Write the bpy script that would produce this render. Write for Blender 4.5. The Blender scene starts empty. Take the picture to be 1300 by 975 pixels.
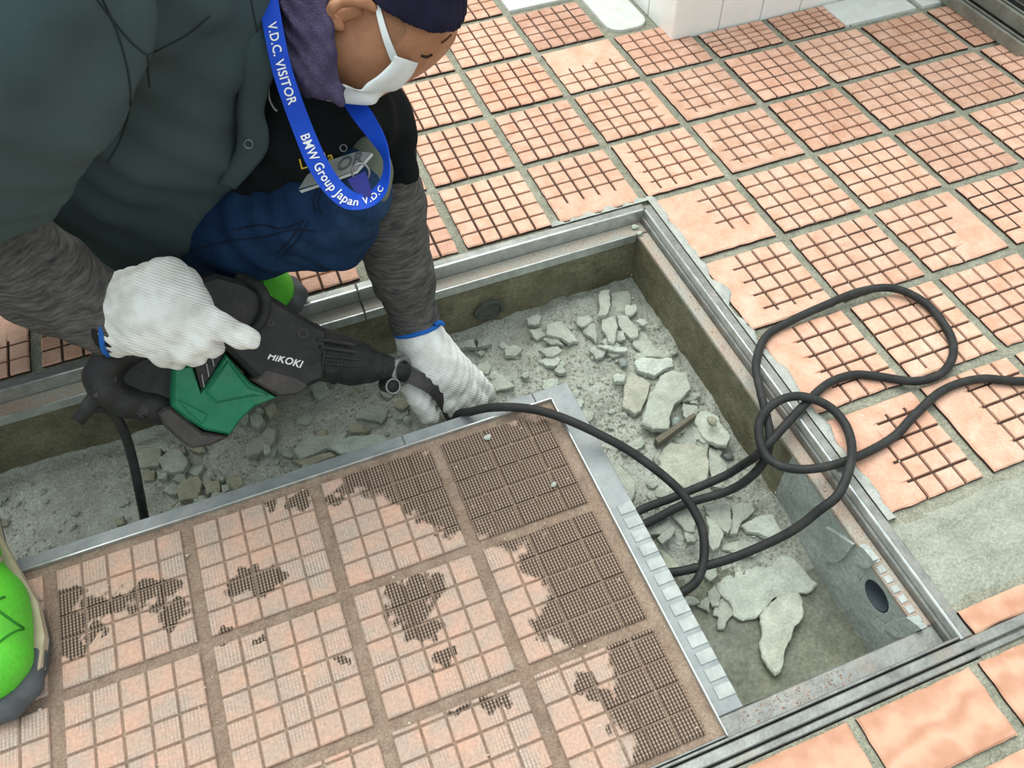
import bpy, bmesh, math, random, zlib
import numpy as np
from mathutils import Vector, Matrix, noise
from mathutils.bvhtree import BVHTree

# ---------------------------------------------------------------- camera
CAM = Vector((-0.54734, -0.86855, 0.84944))
CR = Matrix(((0.9317003, 0.2971957, -0.2088285),
             (-0.3628671, 0.7359418, -0.5715917),
             (-0.0161890, 0.6083291, 0.7935197)))      # columns: right, up, back
F = 1051.57                                            # focal length in pixels of the 1300 wide frame
scene = bpy.context.scene
C = scene.collection
cd = bpy.data.cameras.new('camera'); cam = bpy.data.objects.new('camera', cd); C.objects.link(cam)
cam.matrix_world = Matrix.Translation(CAM) @ CR.to_4x4()
cd.sensor_width = 36; cd.lens = F / 1300 * 36; cd.clip_start = .01
scene.camera = cam
# ---------------------------------------------------------------- light
world = bpy.data.worlds.new('world'); scene.world = world; world.use_nodes = True
bg = world.node_tree.nodes['Background']
# overcast sky, brighter overhead than at the horizon
_n = world.node_tree.nodes; _l = world.node_tree.links
_g = _n.new('ShaderNodeTexCoord'); _s = _n.new('ShaderNodeSeparateXYZ'); _m = _n.new('ShaderNodeMapRange')
_l.new(_g.outputs['Generated'], _s.inputs[0]); _l.new(_s.outputs['Z'], _m.inputs[0]); _m.inputs[3].default_value = .55; _m.inputs[4].default_value = 1.0
_x = _n.new('ShaderNodeMix'); _x.data_type = 'RGBA'; _x.inputs[6].default_value = (0, 0, 0, 1); _x.inputs[7].default_value = (.90, .985, 1.0, 1)
_l.new(_m.outputs[0], _x.inputs[0]); _l.new(_x.outputs[2], bg.inputs[0]); bg.inputs[1].default_value = 1.02
sd = bpy.data.lights.new('daylight', 'SUN'); sun = bpy.data.objects.new('daylight', sd); C.objects.link(sun)
sd.energy = 2.5; sd.angle = math.radians(60); sd.color = (1.0, .985, .93)
sun.rotation_euler = Vector((.08, -.58, -1.0)).to_track_quat('-Z', 'Y').to_euler()
vs = scene.view_settings
vs.view_transform = 'Standard'; vs.look = 'None'; vs.gamma = 1; vs.use_curve_mapping = False
vs.exposure = .36

# ---------------------------------------------------------------- helpers
RND = random.Random(7)
def lin(c):
    return tuple(((v/255)/12.92 if v/255 <= .04045 else ((v/255+.055)/1.055)**2.4) for v in c)
def P(u, v, d):
    """point seen at (u, v) at distance d along the view axis"""
    return CAM + CR @ Vector(((u-650)/F*d, (487.5-v)/F*d, -d))
def PZ(u, v, z):
    r = CR @ Vector(((u-650)/F, (487.5-v)/F, -1)); t = (z-CAM.z)/r.z
    return CAM + r*t
def PLANE(u, v, ax, val):
    r = CR @ Vector(((u-650)/F, (487.5-v)/F, -1)); t = (val-CAM[ax])/r[ax]
    return CAM + r*t
def fbm(x, y, z=0., o=4):
    return noise.fractal(Vector((x, y, z)), 1., 2., o)

def nodes(m):
    m.use_nodes = True
    nt = m.node_tree
    return nt, nt.nodes, nt.links, nt.nodes['Principled BSDF']
MATS = {}
def mat(name, c1, c2=None, scale=30., rough=.8, bump=.15, bscale=150., metal=0., spec=.3, stretch=None, dust=None, dustamt=.5, objcol=False, grain=.0, gscale=420.):
    if name in MATS: return MATS[name]
    m = bpy.data.materials.new(name); nt, N, L, bs = nodes(m); MATS[name] = m
    g = N.new('ShaderNodeNewGeometry'); pos = g.outputs['Position']
    if stretch:
        mp = N.new('ShaderNodeMapping'); mp.inputs['Scale'].default_value = stretch
        L.new(pos, mp.inputs[0]); pos = mp.outputs[0]
    n1 = N.new('ShaderNodeTexNoise'); n1.inputs['Scale'].default_value = scale; n1.inputs['Detail'].default_value = 6; n1.inputs['Roughness'].default_value = .65
    L.new(pos, n1.inputs['Vector'])
    rp = N.new('ShaderNodeValToRGB'); rp.color_ramp.elements[0].position = .33; rp.color_ramp.elements[1].position = .67
    rp.color_ramp.elements[0].color = (*lin(c1), 1); rp.color_ramp.elements[1].color = (*lin(c2 or c1), 1)
    L.new(n1.outputs['Fac'], rp.inputs[0]); col = rp.outputs[0]
    if objcol:
        oi = N.new('ShaderNodeObjectInfo'); mx = N.new('ShaderNodeMix'); mx.data_type = 'RGBA'; mx.blend_type = 'MULTIPLY'; mx.inputs[0].default_value = 1
        L.new(col, mx.inputs[6]); L.new(oi.outputs['Color'], mx.inputs[7]); col = mx.outputs[2]
    if dust:
        n3 = N.new('ShaderNodeTexNoise'); n3.inputs['Scale'].default_value = scale*.45; n3.inputs['Detail'].default_value = 9; n3.inputs['Roughness'].default_value = .7
        L.new(g.outputs['Position'], n3.inputs['Vector'])
        r3 = N.new('ShaderNodeMapRange'); r3.inputs[1].default_value = .5; r3.inputs[2].default_value = .72; r3.inputs[4].default_value = dustamt
        L.new(n3.outputs['Fac'], r3.inputs[0])
        mx = N.new('ShaderNodeMix'); mx.data_type = 'RGBA'
        L.new(r3.outputs[0], mx.inputs[0]); L.new(col, mx.inputs[6]); mx.inputs[7].default_value = (*lin(dust), 1); col = mx.outputs[2]
    if grain:
        n4 = N.new('ShaderNodeTexNoise'); n4.inputs['Scale'].default_value = gscale; n4.inputs['Detail'].default_value = 3; n4.inputs['Roughness'].default_value = .7
        L.new(g.outputs['Position'], n4.inputs['Vector'])
        r4 = N.new('ShaderNodeMapRange'); r4.inputs[1].default_value = .3; r4.inputs[2].default_value = .7; r4.inputs[3].default_value = 1-grain; r4.inputs[4].default_value = 1+grain*.7
        L.new(n4.outputs['Fac'], r4.inputs[0])
        mg = N.new('ShaderNodeVectorMath'); mg.operation = 'SCALE'; L.new(col, mg.inputs[0]); L.new(r4.outputs[0], mg.inputs['Scale']); col = mg.outputs[0]
    L.new(col, bs.inputs['Base Color'])
    bs.inputs['Roughness'].default_value = rough; bs.inputs['Metallic'].default_value = metal
    bs.inputs['Specular IOR Level'].default_value = spec
    if bump:
        n2 = N.new('ShaderNodeTexNoise'); n2.inputs['Scale'].default_value = bscale; n2.inputs['Detail'].default_value = 5
        L.new(pos, n2.inputs['Vector'])
        b = N.new('ShaderNodeBump'); b.inputs['Strength'].default_value = bump; b.inputs['Distance'].default_value = .004
        L.new(n2.outputs['Fac'], b.inputs['Height']); L.new(b.outputs[0], bs.inputs['Normal'])
    return m

def mk(name, verts, faces, m, parent=None, smooth=False, mi=None, base=True):
    """one mesh object, vertices given in world space; its origin goes to the base of the piece"""
    vs_ = np.array([tuple(v) for v in verts], dtype=float)
    lo, hi = vs_.min(0), vs_.max(0)
    o = np.array([(lo[0]+hi[0])/2, (lo[1]+hi[1])/2, lo[2]])
    me = bpy.data.meshes.new(name)
    me.from_pydata((vs_-o).tolist(), [], faces if isinstance(faces, list) else faces.tolist())
    for x in (m if isinstance(m, (list, tuple)) else [m]): me.materials.append(x)
    if mi is not None: me.polygons.foreach_set('material_index', mi)
    if smooth: me.polygons.foreach_set('use_smooth', [True]*len(me.polygons))
    me.update()
    ob = bpy.data.objects.new(name, me); C.objects.link(ob)
    ob.location = o
    if parent: setparent(ob, parent)
    return ob
def worldloc(o):
    v = Vector(o.location); p = o.parent
    while p: v += Vector(p.location); p = p.parent
    return v
def setparent(o, p):
    o.location = Vector(o.location) - worldloc(p); o.parent = p
def tag(o, label, cat, group=None):
    o['label'] = label; o['category'] = cat
    if group: o['group'] = group
    return o
def struct(o): o['kind'] = 'structure'; return o
def thing(name, loc, label, cat, group=None):
    o = bpy.data.objects.new(name, None); C.objects.link(o); o.location = loc; o.empty_display_size = .05
    return tag(o, label, cat, group)
def box(x0, x1, y0, y1, z0, z1, bev=0.):
    if not bev:
        v = [(x, y, z) for z in (z0, z1) for y in (y0, y1) for x in (x0, x1)]
        return v, [(0,2,3,1), (4,5,7,6), (0,1,5,4), (2,6,7,3), (0,4,6,2), (1,3,7,5)]
    b = bev
    r = lambda i: [(x0+i, y0+i), (x1-i, y0+i), (x1-i, y1-i), (x0+i, y1-i)]
    v = [(x, y, z0) for x, y in r(0)] + [(x, y, z1-b) for x, y in r(0)] + [(x, y, z1) for x, y in r(b)]
    f = [(3,2,1,0), (8,9,10,11)]
    for k in (0, 4):
        for i in range(4): j = (i+1) % 4; f.append((k+i, k+j, k+4+j, k+4+i))
    return v, f
def join(*vf):
    V, Fc = [], []
    for v, f in vf:
        n = len(V); V += list(v); Fc += [tuple(i+n for i in q) for q in f]
    return V, Fc
def catmull(pts, n=8):
    pts = [Vector(p) for p in pts]; out = []
    for i in range(len(pts)-1):
        p0 = pts[max(i-1, 0)]; p1 = pts[i]; p2 = pts[i+1]; p3 = pts[min(i+2, len(pts)-1)]
        for k in range(n):
            t = k/n
            out.append(.5*((2*p1)+(p2-p0)*t+(2*p0-5*p1+4*p2-p3)*t*t+(3*p1-p0-3*p2+p3)*t**3))
    out.append(pts[-1]); return out
def tube(pts, r, n=10, cap=True):
    V, Fc = [], []; up = None
    rs = r if isinstance(r, (list, tuple)) else [r]*len(pts)
    for i, p in enumerate(pts):
        t = (pts[min(i+1, len(pts)-1)]-pts[max(i-1, 0)]).normalized()
        if up is None: up = t.orthogonal().normalized()
        up = (up-t*up.dot(t)).normalized(); s = t.cross(up)
        for k in range(n):
            a = 2*math.pi*k/n; V.append(p+(up*math.cos(a)+s*math.sin(a))*rs[i])
    for i in range(len(pts)-1):
        for k in range(n):
            j = (k+1) % n; Fc.append((i*n+k, i*n+j, (i+1)*n+j, (i+1)*n+k))
    if cap: Fc += [tuple(range(n))[::-1], tuple(range((len(pts)-1)*n, len(pts)*n))]
    return V, Fc
def torus(c, ax, R, r, n=20, m=8):
    ax = Vector(ax).normalized(); a = ax.orthogonal().normalized(); b = ax.cross(a)
    pts = [c+(a*math.cos(2*math.pi*k/n)+b*math.sin(2*math.pi*k/n))*R for k in range(n)]
    V, Fc = [], []
    for p in pts:
        o = (p-c).normalized()
        for k in range(m): V.append(p+(o*math.cos(2*math.pi*k/m)+ax*math.sin(2*math.pi*k/m))*r)
    for i in range(n):
        for k in range(m): Fc.append((i*m+k, ((i+1) % n)*m+k, ((i+1) % n)*m+(k+1) % m, i*m+(k+1) % m))
    return V, Fc
def text_vf(s, size, depth, spacing=1., shear=0., bold=0.):
    cu = bpy.data.curves.new('t', 'FONT'); cu.body = s; cu.size = size; cu.extrude = depth; cu.space_character = spacing; cu.shear = shear
    cu.resolution_u = 3; cu.offset = bold*size
    o = bpy.data.objects.new('t', cu); C.objects.link(o)
    dg = bpy.context.evaluated_depsgraph_get(); me = bpy.data.meshes.new_from_object(o.evaluated_get(dg))
    v = [Vector(x.co) for x in me.vertices]; f = [tuple(p.vertices) for p in me.polygons]
    bpy.data.objects.remove(o); bpy.data.curves.remove(cu); bpy.data.meshes.remove(me)
    return v, f

# ---- signed-distance modelling: round-cone chains blended smoothly, meshed with surface nets
class SDF:
    def __init__(s, k=.01): s.pr = []; s.k = k; s.cuts = []; s.disp = None
    def chain(s, pts, k=None, sq=1.):
        """pts: (u, v, depth, radius in pixels)"""
        w = [(P(u, v, d), r*d/F) for u, v, d, r in pts]
        return s.wchain(w, k)
    def wchain(s, w, k=None):
        w = [(Vector(p), r) for p, r in w]
        if len(w) == 1: w = w*2
        for a, b in zip(w, w[1:]): s.pr.append(('c', a[0], b[0], a[1], b[1], k if k is not None else s.k))
        return s
    def ell(s, c, axes, radii, k=None, sub=False):
        s.pr.append(('s' if sub else 'e', Vector(c), [Vector(a).normalized() for a in axes], radii, k if k is not None else s.k)); return s
    def cut(s, p, n): s.cuts.append((Vector(p), Vector(n).normalized())); return s
    def grid(s, res):
        lo = np.full(3, 1e9); hi = -lo
        for q in s.pr:
            if q[0] == 's': continue
            ps = [(q[1], q[3]), (q[2], q[4])] if q[0] == 'c' else [(q[1], max(q[3]))]
            for p, r in ps: lo = np.minimum(lo, np.array(p)-r); hi = np.maximum(hi, np.array(p)+r)
        lo -= 3*res+s.k*.5+.004; hi += 3*res+s.k*.5+.004
        n = np.ceil((hi-lo)/res).astype(int)+1
        ax = [(lo[i]+res*np.arange(n[i])).astype(np.float32) for i in range(3)]
        f = np.full(n, 1., np.float32)
        for q in s.pr:
            k = q[-1]
            ps = [(q[1], q[3]), (q[2], q[4])] if q[0] == 'c' else [(q[1], max(q[3]))]
            l = np.min([np.array(p)-r for p, r in ps], 0)-(2*k+5*res); h = np.max([np.array(p)+r for p, r in ps], 0)+(2*k+5*res)
            i0 = np.clip(((l-lo)/res).astype(int), 0, n-1); i1 = np.clip(((h-lo)/res).astype(int)+2, 1, n)
            if (i1 <= i0).any(): continue
            sl = tuple(slice(a, b) for a, b in zip(i0, i1))
            X = ax[0][sl[0]][:, None, None]; Y = ax[1][sl[1]][None, :, None]; Z = ax[2][sl[2]][None, None, :]
            if q[0] == 'c':
                a, b, ra, rb = q[1:5]; ba = b-a; L2 = max(ba.dot(ba), 1e-9)
                px, py, pz = X-a.x, Y-a.y, Z-a.z
                t = np.clip((px*ba.x+py*ba.y+pz*ba.z)/L2, 0, 1)
                d = np.sqrt((px-t*ba.x)**2+(py-t*ba.y)**2+(pz-t*ba.z)**2)-(ra+(rb-ra)*t)
            else:
                c, A, R = q[1:4]; px, py, pz = X-c.x, Y-c.y, Z-c.z
                e = [(px*a.x+py*a.y+pz*a.z)/r for a, r in zip(A, R)]
                kk = np.sqrt(e[0]**2+e[1]**2+e[2]**2); e2 = np.sqrt(sum((x/r)**2 for x, r in zip(e, R)))
                d = kk*(kk-1)/np.maximum(e2, 1e-6)
            g = f[sl]
            if q[0] == 's':
                hh = np.maximum(k-np.abs(g+d), 0)/max(k, 1e-6); f[sl] = np.maximum(g, -d)+hh*hh*k*.25
            else:
                hh = np.maximum(k-np.abs(g-d), 0)/max(k, 1e-6); f[sl] = np.minimum(g, d)-hh*hh*k*.25
        X, Y, Z = ax[0][:, None, None], ax[1][None, :, None], ax[2][None, None, :]
        if s.disp: f = f+s.disp(X, Y, Z).astype(np.float32)
        for p, nn in s.cuts: f = np.maximum(f, (X-p.x)*nn.x+(Y-p.y)*nn.y+(Z-p.z)*nn.z)
        return f, lo
    def mesh(s, res):
        f, lo = s.grid(res); ins = f < 0
        n = np.array(f.shape)-1
        cnt = np.zeros(n, np.int8)
        for dx in (0, 1):
            for dy in (0, 1):
                for dz in (0, 1): cnt += ins[dx:n[0]+dx, dy:n[1]+dy, dz:n[2]+dz]
        act = (cnt > 0) & (cnt < 8); idx = np.argwhere(act); m_ = len(idx)
        num = np.full(n, -1, np.int64); num[act] = np.arange(m_)
        acc = np.zeros((m_, 3)); ct = np.zeros(m_)
        cor = [(0,0,0),(1,0,0),(0,1,0),(1,1,0),(0,0,1),(1,0,1),(0,1,1),(1,1,1)]
        ed = [(0,1),(2,3),(4,5),(6,7),(0,2),(1,3),(4,6),(5,7),(0,4),(1,5),(2,6),(3,7)]
        val = [f[idx[:,0]+c[0], idx[:,1]+c[1], idx[:,2]+c[2]] for c in cor]
        for a, b in ed:
            x = (val[a] < 0) != (val[b] < 0); den = val[a]-val[b]; den[den == 0] = 1
            t = val[a]/den; pa, pb = np.array(cor[a]), np.array(cor[b])
            acc[x] += pa+(pb-pa)*t[x, None]; ct[x] += 1
        V = lo+(idx+acc/ct[:, None])*(f_res := res)
        Fs = []
        for axn in range(3):
            b_, c_ = [(1,2),(2,0),(0,1)][axn]
            s0 = [slice(None)]*3; s1 = [slice(None)]*3; s0[axn] = slice(0, -1); s1[axn] = slice(1, None)
            A, B = ins[tuple(s0)], ins[tuple(s1)]
            e = np.argwhere(A != B); e = e[(e[:, b_] > 0) & (e[:, c_] > 0) & (e[:, b_] < n[b_]) & (e[:, c_] < n[c_])]
            fl = A[e[:,0], e[:,1], e[:,2]]
            def g(db, dc):
                q = e.copy(); q[:, b_] -= db; q[:, c_] -= dc; return num[q[:,0], q[:,1], q[:,2]]
            Q = np.stack([g(1,1), g(0,1), g(0,0), g(1,0)], 1); Q[~fl] = Q[~fl][:, ::-1]
            Fs.append(Q)
        return V, np.concatenate(Fs)
    def build(s, name, m, parent=None, res=.005):
        V, Q = s.mesh(res); return mk(name, V, Q, m, parent, smooth=True)
def bvh_of(ob):
    off = worldloc(ob); me = ob.data
    return BVHTree.FromPolygons([off+v.co for v in me.vertices], [tuple(p.vertices) for p in me.polygons])
def hit(b, u, v, lift=.0015):
    r = (CR @ Vector(((u-650)/F, (487.5-v)/F, -1))).normalized()
    h = b.ray_cast(CAM, r)
    return None if h[0] is None else h[0]+(h[1] if h[1].dot(r) < 0 else -h[1])*lift
# ---------------------------------------------------------------- materials
M_TILE = mat('terracotta tile', (255, 228, 212), (232, 196, 174), 34, .72, .3, 260, dust=(240, 208, 188), dustamt=.5, objcol=True, grain=0.13, gscale=330.)
def swirl_mat():
    m = bpy.data.materials.new('ground terracotta'); nt, N, L, bs = nodes(m); g = N.new('ShaderNodeNewGeometry')
    w = N.new('ShaderNodeTexWave'); w.wave_type = 'RINGS'; w.inputs['Scale'].default_value = 9; w.inputs['Distortion'].default_value = 9; w.inputs['Detail'].default_value = 4; w.inputs['Detail Scale'].default_value = 1.6
    L.new(g.outputs['Position'], w.inputs['Vector'])
    rp = N.new('ShaderNodeValToRGB'); e = rp.color_ramp.elements; e[0].color = (*lin((184, 136, 110)), 1); e[1].color = (*lin((208, 166, 141)), 1); e[0].position = .1; e[1].position = .8
    n = N.new('ShaderNodeTexNoise'); n.inputs['Scale'].default_value = 40; n.inputs['Detail'].default_value = 8; L.new(g.outputs['Position'], n.inputs['Vector'])
    ad = N.new('ShaderNodeMath'); ad.operation = 'MULTIPLY_ADD'; L.new(w.outputs['Fac'], ad.inputs[0]); ad.inputs[1].default_value = .55; L.new(n.outputs['Fac'], ad.inputs[2])
    sb = N.new('ShaderNodeMath'); sb.operation = 'SUBTRACT'; L.new(ad.outputs[0], sb.inputs[0]); sb.inputs[1].default_value = .28
    L.new(sb.outputs[0], rp.inputs[0]); L.new(rp.outputs[0], bs.inputs['Base Color']); bs.inputs['Roughness'].default_value = .7; bs.inputs['Specular IOR Level'].default_value = .3
    b = N.new('ShaderNodeBump'); b.inputs['Strength'].default_value = .3; b.inputs['Distance'].default_value = .002; L.new(n.outputs['Fac'], b.inputs['Height']); L.new(b.outputs[0], bs.inputs['Normal'])
    return m
M_SWIRL = swirl_mat()
M_DIRT_SHADE = mat('groove dirt and edge shade', (60, 46, 40), (84, 66, 57), 60, .95, .3, 400, grain=0.3, gscale=400.)  # real dirt in the grooves, painted shade on the tile skirts
M_GROUT = mat('cement grout', (136, 138, 122), (168, 168, 150), 55, .95, .8, 300, dust=(104, 104, 90), dustamt=.6, grain=0.35, gscale=380.)
M_STEEL = mat('dusty galvanised steel', (150, 154, 150), (118, 120, 116), 34, .42, .1, 200, metal=.55, dust=(165, 150, 136), dustamt=.7, grain=0.14, gscale=300.)
M_STEELB = mat('bright steel edge', (205, 210, 208), (170, 174, 172), 50, .3, .05, 200, metal=.7)
M_LEDGE = mat('dusty steel ledge', (164, 168, 160), (176, 160, 144), 26, .6, .3, 240, metal=.25, dust=(176, 140, 120), dustamt=.75, grain=0.25, gscale=350.)
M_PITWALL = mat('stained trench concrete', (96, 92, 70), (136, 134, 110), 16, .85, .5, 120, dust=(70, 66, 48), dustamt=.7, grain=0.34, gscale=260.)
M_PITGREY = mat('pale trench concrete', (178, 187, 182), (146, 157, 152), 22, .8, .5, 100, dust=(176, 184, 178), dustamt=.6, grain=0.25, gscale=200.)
M_PITFLOOR = mat('dusty trench floor', (152, 156, 145), (182, 187, 176), 28, .95, .9, 190, dust=(128, 122, 104), dustamt=.5, grain=0.34, gscale=330.)
M_PITWET = mat('damp trench floor', (98, 102, 90), (128, 130, 112), 20, .6, .4, 120, dust=(146, 152, 142), dustamt=.5, grain=0.35, gscale=200.)
M_CHIP = mat('broken mortar', (190, 195, 186), (160, 165, 156), 40, .95, .6, 260, objcol=True, grain=0.16, gscale=330.)
M_LIDBED = mat('brown dirty mortar', (142, 120, 104), (164, 146, 128), 46, .95, .7, 330, dust=(118, 104, 92), dustamt=.6, grain=0.3, gscale=380.)
M_WHITE = mat('white glazed tile', (248, 250, 246), (240, 244, 238), 14, .25, .03, 60, spec=.5)
M_WPAINT = mat('worn white tile', (222, 226, 222), (206, 209, 202), 30, .6, .2, 120, dust=(200, 200, 190), dustamt=.4, grain=0.06, gscale=300.)
M_WET = mat('wet cement', (146, 150, 138), (168, 172, 158), 40, .8, 1., 190, dust=(128, 132, 120), dustamt=.6, grain=0.25, gscale=330.)
M_BLACK = mat('black rubber', (34, 36, 36), (46, 48, 47), 60, .6, .1, 300, dust=(92, 92, 86), dustamt=.3)
M_PIPE = mat('grey pvc pipe', (92, 104, 112), (80, 90, 98), 20, .5, 0)
M_GREENT = mat('green tool plastic', (30, 112, 78), (38, 126, 90), 40, .5, .05, 200, dust=(96, 140, 112), dustamt=.35)
M_TOOLB = mat('black tool plastic', (36, 37, 38), (46, 47, 47), 40, .5, .08, 300, dust=(86, 82, 76), dustamt=.4, grain=0.15, gscale=300.)
M_TOOLG = mat('dusty charcoal tool plastic', (62, 60, 60), (78, 74, 72), 40, .6, .08, 300, dust=(112, 102, 92), dustamt=.45, grain=0.15, gscale=300.)
M_CHROME = mat('worn steel', (150, 150, 150), (110, 110, 110), 40, .35, .05, 100, metal=.8)
M_PRINT = mat('white print', (232, 234, 234), None, 10, .5, 0)
M_SKIN = mat('tanned skin', (176, 126, 94), (160, 112, 82), 40, .5, .08, 500, grain=0.05, gscale=500.)
M_JACKET = mat('grey green work cloth', (68, 84, 85), (58, 73, 74), 9, .8, .12, 900, spec=.2)
M_JSEAM = mat('work cloth seam', (38, 48, 49), None, 9, .9, 0)
M_TSHIRT = mat('black cotton', (26, 30, 31), (20, 24, 25), 30, .95, .1, 700, spec=.1)
M_JEANS = mat('blue denim', (34, 62, 96), (26, 46, 76), 24, .9, .3, 1200, spec=.12, dust=(62, 92, 124), dustamt=.6, grain=0.2, gscale=900.)
M_DSEAM = mat('denim seam', (24, 36, 58), None, 9, .9, 0)
M_KNEE = mat('faded olive knee cloth', (112, 120, 104), (92, 100, 88), 30, .9, .2, 700)
M_SLEEVE = mat('heather grey knit', (58, 57, 56), (108, 106, 102), 150, .95, .3, 300, stretch=(.3, .3, 2.4), spec=.1, grain=0.2, gscale=700.)
M_CUFF = mat('black rib knit', (36, 36, 36), None, 9, .95, .1)
M_BLUEBAND = mat('blue elastic', (26, 92, 176), (34, 106, 190), 60, .7, .2, 500)
M_CAP = mat('navy cap cloth', (36, 34, 54), (28, 27, 44), 18, .9, .15, 700, spec=.1)
M_TOWEL = mat('purple grey towel', (96, 88, 116), (74, 68, 94), 60, 1., .9, 620, spec=.05, grain=0.25, gscale=700.)
M_MASK = mat('white mask', (232, 238, 238), (220, 227, 227), 30, .8, .15, 500)
M_LANYARD = mat('blue lanyard', (14, 78, 200), (10, 64, 184), 20, .6, .06, 900)
M_NAVY = mat('navy strap', (18, 26, 116), None, 20, .6, 0)
M_SHOE = mat('lime green shoe', (104, 214, 62), (88, 196, 52), 26, .55, .15, 300, dust=(112, 150, 84), dustamt=.55, grain=0.1, gscale=250.)
M_SHOESEAM = mat('dark green stitch', (46, 128, 40), None, 20, .7, 0)
M_SOLE = mat('grey sole rubber', (74, 78, 82), (92, 96, 98), 40, .7, .1, 300)
M_MIDSOLE = mat('beige midsole', (200, 186, 160), (176, 162, 138), 40, .7, .1, 200)
M_GRATE = mat('dull grating steel', (158, 160, 150), (124, 126, 116), 30, .45, .1, 200, metal=.3)
M_EYE = mat('dark lashes', (40, 28, 22), None, 20, .7, 0)
M_YELLOW = mat('yellow thread', (206, 180, 60), None, 20, .8, 0)
M_GREYTXT = mat('grey print', (92, 98, 98), None, 20, .6, 0)

def glove_mat():
    m = bpy.data.materials.new('white knit glove'); nt, N, L, bs = nodes(m)
    bs.inputs['Base Color'].default_value = (*lin((232, 234, 228)), 1); bs.inputs['Roughness'].default_value = .95
    bs.inputs['Specular IOR Level'].default_value = .1
    g = N.new('ShaderNodeNewGeometry'); w = N.new('ShaderNodeTexWave'); w.bands_direction = 'DIAGONAL'
    w.inputs['Scale'].default_value = 125; w.inputs['Distortion'].default_value = 2.2; w.inputs['Detail'].default_value = 2; w.inputs['Detail Scale'].default_value = .6
    L.new(g.outputs['Position'], w.inputs['Vector'])
    b = N.new('ShaderNodeBump'); b.inputs['Strength'].default_value = .38; b.inputs['Distance'].default_value = .0022
    L.new(w.outputs['Fac'], b.inputs['Height']); L.new(b.outputs[0], bs.inputs['Normal'])
    n = N.new('ShaderNodeTexNoise'); n.inputs['Scale'].default_value = 40; L.new(g.outputs['Position'], n.inputs['Vector'])
    r = N.new('ShaderNodeValToRGB'); r.color_ramp.elements[0].color = (*lin((206, 206, 198)), 1); r.color_ramp.elements[1].color = (*lin((240, 242, 238)), 1)
    r.color_ramp.elements[0].position = .25; r.color_ramp.elements[1].position = .6
    L.new(n.outputs['Fac'], r.inputs[0]); L.new(r.outputs[0], bs.inputs['Base Color'])
    return m
M_GLOVE = glove_mat()

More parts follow.
